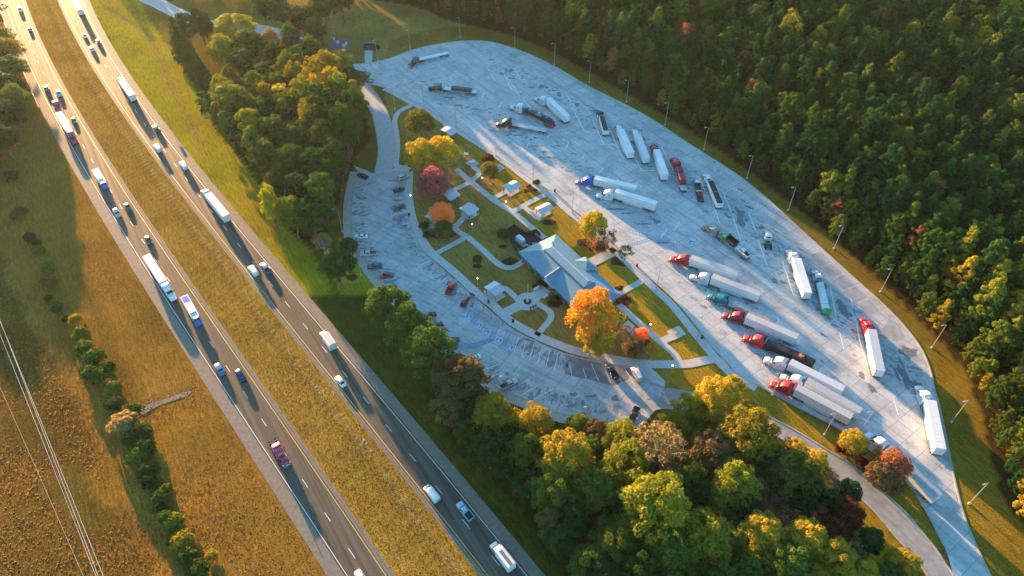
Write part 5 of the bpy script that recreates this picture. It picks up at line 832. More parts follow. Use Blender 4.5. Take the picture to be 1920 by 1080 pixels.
def fence(label, pts, h, name='fence', mat=None):
    w_ = [G(*p) for p in pts]; root = thing(name, label, 'fence', (w_[0][0], w_[0][1], 0)); o = w_[0]; mb = MB(); wall(mb, np.array([q-o for q in w_]), .08, .1, h); ob('panel', mb.mesh('fence_panel', [mat or M_DARK]), root)
    for q in w_: mb = MB(); mb.box(q[0]-o[0], q[1]-o[1], h/2, .16, .16, h+.1); ob('post', mb.mesh('fence_post', [mat or M_DARK]), root)
fence('dark fence round the generator yard behind the building', [(975,482),(966,470),(950,438),(963,428),(986,443),(1006,437),(1013,445)], 2.0)
q = G(976, 449, 1.5); a = R(-50); r = thing('generator', 'white generator housing on a concrete base in the fenced yard', 'generator', (q[0], q[1], .1), a); mb = MB(); mb.box(.3, 0, .2, 5.2, 1.9, .4); ob('base', mb.mesh('gen_base', [M_WALK]), r); mb = MB(); mb.box(0, 0, 1.4, 3.2, 1.6, 2.0); ob('housing', mb.mesh('gen_box', [M_TW]), r); mb = MB(); [mb.box(-1.2+.5*i, 0, 2.43, .12, 1.2, .05) for i in range(5)]; ob('vent', mb.mesh('gen_vent', [M_GALV]), r)
q = G(980, 456, .8); r = thing('transformer', 'blue-grey transformer box at the end of the generator base', 'transformer', (q[0], q[1], .3), a); ob('cabinet', lib('tr_b', lambda m: m.box(0, 0, .7, 1.0, 1.2, 1.4), [P('teal_box', (.10, .22, .28), .5)]), r); ob('lid', lib('tr_l', lambda m: m.box(0, 0, 1.43, 1.1, 1.3, .06), [M_GALV]), r)
for x, y, s in [(993,464,'left'), (1002,459,'right')]: q = G(x, y, .5); r = thing('air_conditioner', 'white air conditioning unit, %s of two beside the roof edge' % s, 'air conditioner', (q[0], q[1], 0), a); ob('casing', lib('ac_b', lambda m: m.box(0, 0, .55, 1.1, 1.1, 1.1), [M_TRIM]), r); ob('fan_grille', lib('ac_f', lambda m: m.cyl((0, 0, 1.1), (0, 0, 1.14), .42, n=14), [M_DARK]), r)
# top of the lot: dark enclosure, equipment yard, hut, boat ramp sign
q = G(691, 88, 1); r = thing('enclosure', 'dark board enclosure with grey rail at the end of the short concrete spur', 'enclosure', (q[0], q[1], 0), R(2)); mb = MB(); mb.box(0, 1.6, 1.1, 5.2, .12, 2.2); mb.box(-2.6, 0, 1.1, .12, 3.2, 2.2); mb.box(2.6, 0, 1.1, .12, 3.2, 2.2); mb.box(0, -1.6, 1.0, 5.2, .1, 2.0); ob('board_wall', mb.mesh('encl_wall', [P('dark_boards', (.05, .045, .06), .8)]), r); mb = MB(); mb.box(0, 1.6, 2.25, 5.4, .3, .1); ob('top_rail', mb.mesh('encl_rail', [M_GALV]), r); mb = MB(); mb.box(-.5, .2, .6, 1.8, 1.2, 1.2); ob('bin', mb.mesh('encl_bin', [M_DARK]), r)
mb = MB(); poly(mb, px([(618,86),(624,70),(640,74),(656,78),(653,92),(640,98)], smooth=False), .03); struct('gravel_yard', mb.mesh('gravel_yard', [P('dark_gravel', (.10, .11, .12), .9)]))
for x, y, s, w_ in [(633.5,80.5,'larger left',1.6),(645,86.5,'larger right',1.6),(626.5,74.5,'small upper left',.8),(650,82.5,'small right',.9),(612,96,'small lower left',.9)]: q = G(x, y); r = thing('utility_box', '%s pale cabinet in the utility yard beside the grove' % s, 'utility box', (q[0], q[1], 0), R(20)); ob('cabinet', lib('ub%d' % int(w_*10), lambda m: m.box(0, 0, .5, w_, .9, 1.0), [M_TRIM]), r); ob('lid', lib('ubl%d' % int(w_*10), lambda m: m.box(0, 0, 1.03, w_+.1, 1.0, .06), [M_GALV]), r)
q = G(441, 148, 2); r = thing('shed', 'small shed with blue-green metal roof among the left trees', 'shed', (q[0], q[1], 0), R(-20)); mb = MB(); mb.box(0, 0, 1.3, 6.5, 4.2, 2.6); ob('wall', mb.mesh('shed_wall', [M_STONE]), r); mb = MB(); mb.quad([(-3.6, -2.5, 2.55), (3.6, -2.5, 2.55), (3.6, 0, 3.5), (-3.6, 0, 3.5)]); mb.quad([(3.6, 2.5, 2.55), (-3.6, 2.5, 2.55), (-3.6, 0, 3.5), (3.6, 0, 3.5)]); ob('roof', mb.mesh('shed_roof', [P('teal_roof', (.12, .22, .27), .5)]), r)
q = G(189.5, 41, 1); r = thing('road_sign', 'orange diamond sign on the verge of the right carriageway', 'sign', (q[0], q[1], 0), R(-60)); mb = MB(); mb.cyl((0, 0, 0), (0, 0, 2.2), .05); ob('post', mb.mesh('rs_post', [M_GALV]), r); mb = MB(); mb.quad([(0, .8, 2.2), (0, 0, 3.0), (0, -.8, 2.2), (0, 0, 1.4)]); mb.slab([(0, .8, 2.2), (0, 0, 3.0), (0, -.8, 2.2), (0, 0, 1.4)], .03); ob('plate', mb.mesh('rs_plate', [P('sign_orange', (.8, .3, .03), .5)]), r)
q = G(316.5, 232, 2); r = thing('road_sign', 'green sign on the verge beside the long white trailer\'s lane', 'sign', (q[0], q[1], 0), R(-60)); ob('post', bpy.data.meshes['rs_post'], r); mb = MB(); mb.box(0, 0, 2.6, .06, 1.3, 1.1); ob('plate', mb.mesh('rs_plate2', [P('sign_green', (.10, .35, .22), .5)]), r)
# guard rail at the upper left and drain covers
l = px([(-40,-60),(0,18),(22,77),(38,118),(55,160),(74,204)], 6); root = thing('guard_rail', 'steel guard rail beside the left carriageway in the upper left corner', 'guard rail', (0, 0, 0)); mb = MB(); wall(mb, l, .12, .45, .8); ob('rail', mb.mesh('rail', [M_GALV]), root)
d_ = np.r_[0, np.cumsum(np.linalg.norm(np.diff(l, axis=0), axis=1))]
for t in np.arange(0, d_[-1], 3.8): ob('post', lib('gr_post', lambda m: m.box(0, 0, .38, .15, .15, .76), [M_BARK]), root, (np.interp(t, d_, l[:, 0]), np.interp(t, d_, l[:, 1]), 0))
# stones and water in the ditches
mb = MB()
for x, y, s in [(594,726,.9),(597,731,.7),(682,827,1.2),(687,832,.9),(697,846,1.1),(352,396,1),(358,403,.8),(409,472,1.2),(415,480,1),(425,495,.8),(603,738,.8)]+[(300+8*math.cos(i*2.1)+i*5.5-25, 757-i*2.2+3*math.sin(i*3.3), .5+.2*math.sin(i)) for i in range(14)]:
    q = G(x, y); b = len(mb.v); mb.ball((q[0], q[1], 0), s*.42, 8, sz=.25); 
    for k in range(b, len(mb.v)): v = mb.v[k]; f_ = 1+.25*math.sin(v[0]*5)+.2*math.cos(v[1]*7); mb.v[k] = (q[0]+(v[0]-q[0])*f_, q[1]+(v[1]-q[1])*f_, v[2])
struct('ditch_stones', mb.mesh('ditch_stones', [P('ditch_stone', (.26, .24, .21), .9, noise=(1.5, .2))]), 'stuff', 'pale stones and gravel lying in the ditches')
mb = MB(); poly(mb, px([(256,770),(280,757),(310,748),(335,738),(358,734),(352,742),(322,752),(295,762),(268,778)], 3), .02); struct('wet_ditch', mb.mesh('wet_ditch', [P('wet_mud', (.05, .052, .05), .6, noise=(1.2, .6))]))
# power lines over the lower left field
for i, (a_, b_, rr) in enumerate([((-14,566),(186,1086),.045),((-10,578),(186,1086),.0),((0,603),(195,1085),.045),((0,628),(181,1085),.045),((-30,660),(160,1090),.025)]):
    if rr == 0: continue
    z = 14-i*.4; A, B = G(*a_, z), G(*b_, z); d = (B-A)/np.linalg.norm(B-A); A = A-d*40; B = B+d*40; mb = MB(); n_ = 16; pts = [(A[0]+(B[0]-A[0])*t, A[1]+(B[1]-A[1])*t, z-1.5*(1-(2*t-1)**2)+.8) for t in np.linspace(0, 1, n_)]
    for k in range(n_-1): mb.cyl(pts[k], pts[k+1], rr, n=5)
    lb = {0: 'pale power cable nearest the motorway, right of the three thick ones', 2: 'middle one of the three thick pale power cables', 3: 'pale power cable, left of the three thick ones', 4: 'thin grey cable left of the three thick power cables'}[i]
    thing('power_cable', lb, 'power cable', group='power cables over the lower left field', me=mb.mesh('power_cable', [P('cable_pale', (.75, .68, .58), .4)]))

# ------------------------------------------------------------------ trees
LM = {}
def lm(n, a, b, t=0.35): LM[n] = mat_leaf(n, a, b, t)
lm('dark', (0.016, 0.070, 0.016), (0.030, 0.095, 0.020)); lm('green', (0.042, 0.10, 0.016), (0.078, 0.135, 0.022)); lm('olive', (0.085, 0.135, 0.020), (0.15, 0.18, 0.025)); lm('lime', (0.16, 0.19, 0.022), (0.28, 0.27, 0.03))
lm('gold', (0.30, 0.25, 0.03), (0.42, 0.30, 0.032)); lm('yellow', (0.44, 0.40, 0.035), (0.74, 0.43, 0.05)); lm('orange', (0.66, 0.24, 0.03), (0.50, 0.42, 0.045)); lm('flame', (0.85, 0.24, 0.09), (0.75, 0.32, 0.07)); lm('pink', (0.50, 0.12, 0.12), (0.22, 0.11, 0.11)); lm('rust', (0.28, 0.10, 0.05), (0.34, 0.17, 0.06)); lm('maroon', (0.10, 0.02, 0.015), (0.16, 0.05, 0.02)); lm('brown', (0.20, 0.13, 0.05), (0.13, 0.10, 0.035)); lm('tan', (0.32, 0.23, 0.09), (0.24, 0.17, 0.06)); lm('pine', (0.024, 0.078, 0.015), (0.060, 0.125, 0.020), .3); lm('greengold', (0.06, 0.10, 0.02), (0.20, 0.17, 0.03))
def leafmesh(name, centers, radii, nleaf, size, seed, mat, squash=0.8, up=0.25):
    r = np.random.default_rng(seed); centers = np.array(centers, float); radii = np.array(radii, float); w_ = radii**2; ci = r.choice(len(centers), nleaf, p=w_/w_.sum())
    d = r.normal(size=(nleaf, 3)); d /= np.linalg.norm(d, axis=1)[:, None]; d[:, 2] = np.where(d[:, 2] < -0.3, -d[:, 2], d[:, 2]); rad = radii[ci]*(0.72+0.38*r.random(nleaf)**0.7)
    p = centers[ci]+d*rad[:, None]*np.array([1, 1, squash]); n = d+r.normal(size=(nleaf, 3))*0.55+np.array([0, 0, up]); n /= np.linalg.norm(n, axis=1)[:, None]
    u = np.cross(n, r.normal(size=(nleaf, 3))); u /= np.linalg.norm(u, axis=1)[:, None]; v = np.cross(n, u); s = size*(0.6+0.8*r.random(nleaf))[:, None]/2
    q = np.stack([p-u*s-v*s*.7, p+u*s*1.1-v*s*.5, p+u*s*.9+v*s*.8, p-u*s*.7+v*s], 1).reshape(-1, 3)
    me = bpy.data.meshes.new(name); me.vertices.add(len(q)); me.vertices.foreach_set('co', q.ravel()); me.loops.add(len(q)); me.loops.foreach_set('vertex_index', np.arange(len(q), dtype=np.int32)); me.polygons.add(nleaf); me.polygons.foreach_set('loop_start', np.arange(0, len(q), 4, dtype=np.int32)); me.update(calc_edges=True); me.materials.append(mat); return me
def crown_pts(kind, r):
    C, Rr = [], []
    if kind == 'broad':      # R~5.2, height 15
        N = 80
        for i in range(N):
            t = (i+.5)/N; z = 1-1.25*t; a = i*2.39996+r.normal()*.25; k = math.sqrt(max(0, 1-z*z)); q = 1+0.16*r.normal(); C.append((4.2*k*math.cos(a)*q, 4.2*k*math.sin(a)*q, 8.8+5.2*z*(1+.12*r.normal()))); Rr.append(.75+.6*r.random())
        for i in range(8): C.append((r.normal()*1.6, r.normal()*1.6, 8.5+r.normal()*1.5)); Rr.append(1.6)
    elif kind == 'round':    # R~4, height 9
        for i in range(34):
            t = (i+.5)/34; z = 1-1.6*t; a = i*2.39996+r.normal()*.2; k = math.sqrt(max(0, 1-z*z)); q = 1+0.1*r.normal(); C.append((3.1*k*math.cos(a)*q, 3.1*k*math.sin(a)*q, 5.0+3.2*z)); Rr.append(.95+.35*r.random())
        for i in range(5): C.append((r.normal(), r.normal(), 5)); Rr.append(1.4)
    elif kind == 'pine':     # tall, R~3.2, height 20, crown from 9 m
        for i in range(64):
            t = (i/64)**.8; zz = 19.6-t*13.5; k = (0.35+3.0*min(1, t*1.5)); a = i*2.39996+r.normal()*.4; q = .5+.6*r.random(); C.append((k*q*math.cos(a), k*q*math.sin(a), zz+r.normal()*.4)); Rr.append(.45+.55*r.random())
    elif kind == 'slim':     # deciduous forest tree R~3, height 17
        for i in range(56):
            t = (i+.5)/56; z = 1-1.8*t; a = i*2.39996+r.normal()*.35; k = math.sqrt(max(0, 1-z*z)); q = 1+.2*r.normal(); C.append((2.6*k*math.cos(a)*q, 2.6*k*math.sin(a)*q, 10.2+6.4*z+r.normal()*.4)); Rr.append(.5+.5*r.random())
        for i in range(4): C.append((r.normal()*.8, r.normal()*.8, 11)); Rr.append(1.4)
    elif kind == 'cone':
        for i in range(44):
            t = i/44; k = .25+2.5*t*(1-.25*t); a = i*2.39996; C.append((k*math.cos(a), k*math.sin(a), 12-11*t)); Rr.append(.5+.45*t)
    elif kind == 'bush':
        for i in range(16): a = i*2.39996; k = 1.5*math.sqrt((i+.5)/16); C.append((k*math.cos(a), k*math.sin(a), .55+1.1*(1-(k/1.6)**2)+.15*r.normal())); Rr.append(.55+.25*r.random())
    elif kind == 'sparse':
        for i in range(30):
            t = (i+.5)/30; z = 1-1.3*t; a = i*2.39996+r.normal()*.4; k = math.sqrt(max(0, 1-z*z)); q = 1+.2*r.normal(); C.append((4.*k*math.cos(a)*q, 4.*k*math.sin(a)*q, 9.0+4.2*z)); Rr.append(.8+.5*r.random())
    return C, Rr
SPEC = {'broad': (4, 8500, .33, 5.3, 9.5), 'round': (2, 6500, .28, 4.0, 5.2), 'pine': (5, 6000, .31, 3.6, 14.0), 'slim': (4, 5600, .32, 3.3, 10.8), 'cone': (2, 3600, .34, 2.7, 6.), 'bush': (3, 1100, .30, 2.1, 1.0), 'sparse': (3, 1500, .36, 4.8, 9.2)}
PROTO = {}
def trunk_mesh(kind, sd, pale=False):
    r = np.random.default_rng(sd); mb = MB(); H = {'broad': 11, 'round': 6, 'pine': 18.5, 'slim': 14, 'cone': 10, 'bush': 1.2, 'sparse': 11}[kind]; r0 = {'broad': .38, 'round': .2, 'pine': .24, 'slim': .2, 'cone': .2, 'bush': .08, 'sparse': .3}[kind]
    n = 5; pts = [(r.normal()*.15*i, r.normal()*.15*i, H*i/n) for i in range(n+1)]
    for i in range(n): mb.cyl(pts[i], pts[i+1], r0*(1-i/n*.75), r0*(1-(i+1)/n*.75), n=6)
    nb = {'sparse': 26, 'broad': 9, 'round': 7, 'pine': 6, 'slim': 6}.get(kind, 3); sp = {'sparse': 4.4, 'broad': 3.6, 'round': 2.5, 'pine': 2.2, 'slim': 2.0}.get(kind, .8)
    for i in range(nb):
        f = .45+.5*i/nb; a = i*2.4; b = Vector(pts[min(n, int(f*n))]); L_ = sp*(.6+.4*r.random()); m_ = b+Vector((math.cos(a)*L_*.55, math.sin(a)*L_*.55, L_*.35)); e = m_+Vector((math.cos(a+.4*r.normal())*L_*.5, math.sin(a+.4*r.normal())*L_*.5, L_*.45)); mb.cyl(b, m_, r0*.32, r0*.2, n=5); mb.cyl(m_, e, r0*.2, r0*.07, n=4)
        if kind == 'sparse':
            for k in range(3): t = .3+.3*k; s = m_.lerp(e, t); d = Vector((r.normal(), r.normal(), .6+abs(r.normal())*.5)).normalized(); mb.cyl(s, s+d*1.5, r0*.1, r0*.03, n=3)
    return mb.mesh('trunk_'+kind, [M_PALEBARK if pale or kind == 'sparse' else M_BARK])
for k, (nv, nl, sz, rr_, zc) in SPEC.items():
    PROTO[k] = []
    for i in range(nv):
        r = np.random.default_rng(100+i*7+len(k)); C, Rr = crown_pts(k, r); PROTO[k].append((leafmesh('crown_'+k, C, Rr, nl, sz, 50+i, LM['green']), trunk_mesh(k, 30+i)))
ZN = {'conifer': 'pine'}
NAMES = {'broad': ('broadleaf_tree', 'tree'), 'round': ('ornamental_tree', 'tree'), 'pine': ('pine_tree', 'pine'), 'slim': ('forest_tree', 'tree'), 'cone': ('cypress_tree', 'conifer'), 'bush': ('bush', 'bush'), 'sparse': ('sparse_tree', 'tree')}
tr_i = 0
def tree(kind, col, pos, scale=1.0, label='', group=None, z=0.0, zs=None, var=None, low=0.0):
    global tr_i
    tr_i += 1; v = PROTO[kind][(tr_i*7+3) % len(PROTO[kind]) if var is None else var]; nm, cat = NAMES[kind]; root = thing(nm, label, cat, (pos[0], pos[1], z-low), rng.uniform(0, 6.28), group); zs = zs or scale
    root.scale = (scale, scale, zs); ob('crown', v[0], root, paint=LM[col]); ob('trunk', v[1], root); return root
def vis(kind, col, x, y, rp, label, group=None, low=0.0, zs=None):
    """a tree whose crown centre is seen at photo pixel (x, y) with radius rp pixels"""
    _, _, _, rr_, zc = SPEC[kind]; s = 1.0
    for _ in range(4): q = G(x, y, zc*(zs or s)); dist = math.sqrt(q[0]**2+q[1]**2+(CAMH-zc*s)**2); s = rp*dist/F_PX/rr_
    return tree(kind, col, q, s, label, group, zs=zs, low=low)
CN = {'dark': 'dark green', 'green': 'mid green', 'olive': 'olive green', 'lime': 'yellow-green', 'gold': 'golden brown', 'yellow': 'bright yellow', 'orange': 'orange', 'flame': 'flame red', 'pink': 'pink-red', 'rust': 'rust-coloured', 'maroon': 'dark red', 'brown': 'brownish', 'tan': 'pale tan', 'pine': 'green', 'greengold': 'green and gold'}
# plaza trees
vis('round', 'greengold', 788, 229, 26, 'lone round dark green tree with gilded top beside the entry drive')
vis('round', 'yellow', 791, 290, 30, 'bright yellow maple, left one of the pair above the pink tree'); vis('round', 'yellow', 829, 285, 30, 'bright yellow maple, right one of the pair above the pink tree')
vis('round', 'pink', 812, 343, 31, 'pink and purple-red tree below the yellow pair'); vis('round', 'flame', 829, 402, 24, 'flame-orange tree beside the curved car lot'); vis('round', 'olive', 832, 428, 17, 'small dull green tree under the flame-orange one')
vis('round', 'greengold', 918, 321, 18, 'small yellow-green tree between two picnic pads'); vis('bush', 'maroon', 915, 297, 12, 'round purple shrub above the small yellow-green tree'); vis('round', 'green', 943, 439, 12, 'small bright green tree beside the generator yard'); vis('round', 'green', 895, 486, 9, 'small bright green tree alone in its mulch ring')
vis('round', 'yellow', 1112, 422, 27, 'golden tree at the truck lot walk above the building'); vis('sparse', 'brown', 1138, 448, 17, 'thin brownish tree against the right side of the golden tree'); vis('bush', 'rust', 1125, 462, 17, 'rust-coloured shrub under the golden tree')
vis('sparse', 'olive', 1172, 474, 15, 'small bare-looking tree over the mulch corner at the crosswalk'); vis('broad', 'orange', 1112, 590, 48, 'largest orange tree, covering the end of the blue roof'); vis('round', 'orange', 1120, 635, 34, 'lower orange tree overhanging the car lot walk')
vis('round', 'flame', 1203, 628, 14, 'small orange-red tree on the dark lawn right of the building'); vis('round', 'brown', 1188, 650, 20, 'dull brown tree right of the big orange tree'); vis('sparse', 'brown', 1175, 625, 16, 'thin dark tree between the big orange tree and the small red one')
for x, y, c, rp, s in [(1013,531,'dark',9,'dark green shrub left of the building entrance'),(1040,561,'dark',11,'dark green shrub right of the building entrance'),(957,489,'dark',10,'low dark hedge mound at the building path bend'),(1170,560,'maroon',9,'dark red shrub at the right end of the building'),(1163,541,'maroon',6,'small dark shrub touching the right roof corner'),(992,349,'rust',6,'small reddish shrub beside the truck lot walk'),(1006,342,'dark',8,'small dark upright shrub beside the lamp post at the truck lot walk'),(1004,357,'maroon',5,'low red shrub under the small dark upright one'),(985,360,'maroon',4,'low red shrub left of the upright dark shrub'),(795,423,'dark',11,'dark low hedge above the flame tree\'s lawn'),(801,440,'dark',9,'dark round shrub at the point of the triangular lawn'),(694,83,'green',6,'bright green shrub behind the dark board enclosure'),(706,88,'green',7,'bright green shrub right of the dark board enclosure'),(1148,470,'rust',8,'rusty low shrub by the wide path to the truck lot'),(1290,782,'maroon',5,'small dark shrub near the exit drive')]:
    vis('bush', c, x, y, rp, s)
vis('round', 'gold', 1600, 828, 23, 'round golden tree on the island beside the white-cab truck'); vis('round', 'rust', 1674, 873, 27, 'rust-orange tree on the island overhanging the trailer'); vis('round', 'brown', 1650, 890, 24, 'brown-green tree at the foot of the rust island tree'); vis('bush', 'yellow', 1648, 848, 9, 'yellow sapling on the island above the rust tree'); vis('bush', 'maroon', 1578, 838, 13, 'dark red shrub left of the golden island tree'); vis('bush', 'brown', 1675, 905, 22, 'brown shrub below the rust island tree'); vis('bush', 'maroon', 1618, 868, 14, 'dark red shrub between the two island trees')
# oaks beside the car lot and free-standing trees
vis('broad', 'green', 727, 577, 44, 'large green oak, uppermost of the three beside the car lot'); vis('broad', 'green', 764, 614, 44, 'large green oak, middle of the three beside the car lot'); vis('broad', 'green', 806, 662, 50, 'large green oak with sunlit top, lowest of the three beside the car lot'); vis('broad', 'brown', 868, 714, 48, 'big brown-orange tree below the three oaks')
vis('broad', 'dark', 632, 496, 32, 'dark leafy tree between the motorway and the car lot'); vis('round', 'dark', 654, 462, 17, 'small dark crown leaning over the car lot walk'); vis('sparse', 'tan', 604, 452, 17, 'bare pale tree at the tip of the left grove'); 
# left grove
gi = 0
GL = 'trees of the left grove'
left = [(432,190,30,'lime'),(455,205,30,'olive'),(418,172,22,'lime'),(500,148,26,'green'),(520,170,28,'olive'),(556,150,24,'gold'),(590,150,22,'gold'),(575,182,30,'lime'),(612,128,28,'gold'),(640,118,28,'lime'),(660,150,30,'green'),(640,180,32,'olive'),(600,205,32,'green'),(545,212,32,'olive'),(492,215,30,'green'),(470,240,28,'lime'),(515,255,32,'green'),(560,262,34,'green'),(605,262,32,'olive'),(645,240,30,'green'),(662,205,26,'green'),(500,298,32,'olive'),(545,310,34,'green'),(590,318,32,'dark'),(630,300,28,'green'),(522,350,30,'olive'),(565,362,34,'dark'),(603,362,28,'green'),(548,402,30,'olive'),(585,410,30,'dark'),(580,225,22,'gold'),(500,190,20,'gold'),(622,160,20,'gold'),(476,275,22,'lime'),(508,385,18,'lime'),(615,335,24,'dark'),(530,190,22,'yellow'),(598,182,20,'orange'),(540,130,20,'olive'),(480,165,20,'olive'),(630,215,26,'dark')]
def gz(x, y):
    q = G(x, y, 14); cc = .845*q[0]+.534*q[1]; return .82 if cc >= 90 else (1.25 if cc > 84 else (1.62 if cc > 66 and x > 560 else 1.33))
for i, (x, y, rp, c) in enumerate(left): vis('broad' if i % 3 else 'slim', c, x, y, rp if i % 3 else rp*.85, CN[c]+' tree in the dense grove between the motorway and the entry drive', GL+', '+CN[c], zs=gz(x, y)+.1*math.sin(i*1.7))
for i, (x, y, rp, c, s) in enumerate([(438,55,34,'lime','tall yellow-green tree in the upper left group, tallest there'),(420,95,26,'lime','yellow-green side crown under the tallest upper left tree'),(465,88,32,'green','blue-green crown right of the tallest upper left tree'),(455,120,26,'green','green tree below the upper left group, above the shed'),(350,52,20,'dark','dark tree where the side road disappears'),(385,50,14,'dark','small dark tree right of the side road end'),(372,42,12,'dark','small dark tree touching the side road end'),(570,38,28,'dark','dark misty tree right of the upper left group'),(545,72,16,'green','small light green tree in the misty upper gap'),(508,82,18,'tan','pale orange tree in the misty upper gap'),(520,110,22,'dark','dark tree above the grove, left part'),(560,112,22,'dark','dark tree above the grove, right part'),(525,22,22,'dark','dark misty tree at the top edge, right of the side road'),(495,15,20,'dark','dark misty tree at the top edge above the side road'),(605,12,22,'dark','dark misty tree at the top edge of the field'),(640,2,20,'dark','dark misty crown cut by the top edge'),(590,60,18,'dark','dark tree at the edge of the brown field'),(432,155,18,'olive','olive tree over the small shed'),(585,95,16,'olive','olive tree beside the utility yard')]): vis('broad', c, x, y, rp, s, zs=1.25)
for i in range(9): t = i/8; vis('cone', 'dark' if i % 2 else 'green', 333+t*84, 74+t*122, 16-1.5*t, 'cone-shaped evergreen in the dense row above the verge, number %s from its top' % ['one', 'two', 'three', 'four', 'five', 'six', 'seven', 'eight', 'nine'][i], 'evergreens in the diagonal row')
# lower grove
low = [(845,765,34,'brown'),(925,778,40,'gold'),(893,752,24,'green'),(918,842,38,'dark'),(960,812,28,'olive'),(1000,796,36,'gold'),(988,850,38,'olive'),(1062,856,48,'gold'),(1035,925,40,'olive'),(1165,822,36,'lime'),(1175,868,44,'lime'),(1122,915,44,'olive'),(1232,950,62,'lime'),(1235,838,50,'tan'),(1275,800,32,'gold'),(1345,752,44,'gold'),(1372,730,26,'gold'),(1300,772,34,'lime'),(1402,815,50,'gold'),(1335,850,40,'brown'),(1378,905,42,'lime'),(1352,935,34,'olive'),(1322,1010,46,'lime'),(1255,1030,44,'olive'),(1152,1025,40,'olive'),(1075,975,34,'dark'),(1105,1060,36,'green'),(1430,1005,40,'gold'),(1487,888,44,'greengold'),(1525,872,28,'gold'),(1440,862,32,'brown'),(1490,848,24,'gold'),(1445,935,26,'rust'),(1585,965,30,'maroon'),(1560,1000,30,'maroon'),(1512,1015,38,'gold'),(1565,1050,36,'gold'),(1400,1075,34,'green'),(1690,1062,30,'gold'),(1480,1060,40,'olive'),(1200,1075,40,'green'),(1290,895,34,'olive'),(1185,1000,40,'olive'),(1408,778,24,'gold'),(1310,930,30,'dark'),(1450,890,34,'dark'),(1400,960,30,'dark'),(1500,940,30,'dark'),(1205,890,30,'olive'),(950,870,26,'dark'),(990,905,30,'dark'),(1050,1010,30,'dark'),(1620,1085,30,'gold'),(1250,880,36,'brown'),(1085,800,24,'olive'),(1130,1085,34,'dark'),(1350,1090,36,'green'),(1530,1090,34,'gold')]
LL = [('sparse' if c in ('tan', 'rust') else 'broad', c, x, y, rp) for x, y, rp, c in low]+[('sparse','tan',1545,905,26),('sparse','tan',1600,1035,24),('sparse','rust',1525,960,24),('sparse','tan',1475,975,26),('sparse','tan',1370,845,26),('sparse','rust',1470,1010,20)]
for k, c, x, y, rp in LL: vis(k, c, x, y, rp, CN[c]+(' half-bare' if k == 'sparse' else ' leafy')+' tree in the lower grove between the exit ramp and the motorway', 'trees of the lower grove, '+CN[c]+(' half-bare' if k == 'sparse' else ''))
def fill(pix, names, label, group, sp, sc0, sc1, zs, avoid=4.2):
    pg = np.array([G(*p) for p in pix]); ex = np.array([tuple(o.location)[:2] for o in COL.objects if o.get('category') in ('tree', 'pine') and 'crown' in [c.name.split('.')[0] for c in o.children]] or [(1e5, 1e5)]); r = np.random.default_rng(len(pix)*3)
    for yy in np.arange(pg[:, 1].min(), pg[:, 1].max(), sp):
        for xx in np.arange(pg[:, 0].min(), pg[:, 0].max(), sp):
            x, y = xx+r.uniform(-2, 2), yy+r.uniform(-2, 2)
            if pinpoly(np.array([x]), np.array([y]), pg)[0] and np.hypot(ex[:, 0]-x, ex[:, 1]-y).min() > avoid and not (x < -40 and .845*x+.534*y > 82): c = names[int(r.integers(len(names)))]; tree('slim', c, (x, y), r.uniform(sc0, sc1), CN[c]+' '+label, group+', '+CN[c], zs=zs*r.uniform(.85, 1.1))
fill(GROVE, ['dark', 'olive', 'green', 'olive', 'brown', 'lime'], 'slim tree filling the lower grove between its large crowns', 'slim trees of the lower grove', 6.5, .8, 1.05, .7, 3.6)
fill(CLUMP, ['dark', 'green', 'olive', 'green'], 'slim tree filling the left grove between its large crowns', 'slim trees of the left grove', 7, .85, 1.1, 1.0, 3.4)
# hedge line in the left field
hd = [(72,470,9,'olive'),(88,500,11,'olive'),(97,530,9,'brown'),(108,575,9,'dark'),(142,600,11,'gold'),(150,625,12,'olive'),(158,652,14,'olive'),(178,668,16,'green'),(172,700,16,'green'),(185,702,15,'olive'),(205,690,12,'green'),(212,728,14,'olive'),(218,755,12,'brown'),(233,795,24,'tan'),(262,812,20,'green'),(270,838,18,'green'),(255,858,17,'olive'),(272,885,14,'green'),(288,878,10,'dark'),(300,935,15,'green'),(310,918,10,'olive'),(325,980,18,'lime'),(342,1015,19,'gold'),(352,1045,18,'olive'),(372,1068,18,'olive'),(280,905,12,'dark'),(55,445,9,'dark'),(238,770,11,'olive'),(300,955,12,'dark'),(20,330,12,'dark'),(35,400,12,'dark')]
_h = px([(60,450),(78,480),(95,528),(112,580),(145,605),(158,652),(178,690),(208,728),(232,785),(262,830),(278,885),(300,935),(325,980),(345,1020),(372,1075),(385,1110)], 5)
for i, q in enumerate(_h):
    if i % 2 == 0: continue
    a = rng.normal(size=2)*1.6; c = ['olive','dark','brown','green','gold'][int(rng.integers(5))]; s_ = .55+.75*rng.random(); kd = 'bush' if rng.random() < .75 else 'round'; tree(kd, c, (q[0]+a[0], q[1]+a[1]), s_*(1.1 if i > 25 else .7)*(1 if kd == 'bush' else .36), CN[c]+' small growth filling the hedge line across the left field', 'small growth of the left field hedge, '+CN[c])
for i, (x, y, rp, c) in enumerate(hd): vis('bush', c, x, y, rp*1.15, CN[c]+' bush in the hedge line across the left field', 'bushes of the left field hedge, '+CN[c], zs=1.0+rp*.05)
for i, (x, y, rp, c) in enumerate([(-10,75,26,'olive'),(12,95,24,'gold'),(-25,125,30,'green'),(18,130,26,'olive'),(5,165,30,'green'),(28,185,22,'olive'),(-20,205,34,'dark'),(15,215,26,'dark'),(-30,260,34,'dark'),(-60,180,40,'dark'),(-70,100,40,'dark'),(-60,300,36,'dark'),(5,262,22,'dark'),(-45,30,34,'dark')]): vis('broad', c, x, y, rp, CN[c]+' tree of the clump cut by the left edge beside the guard rail', 'trees at the upper left edge, '+CN[c], zs=1.0)
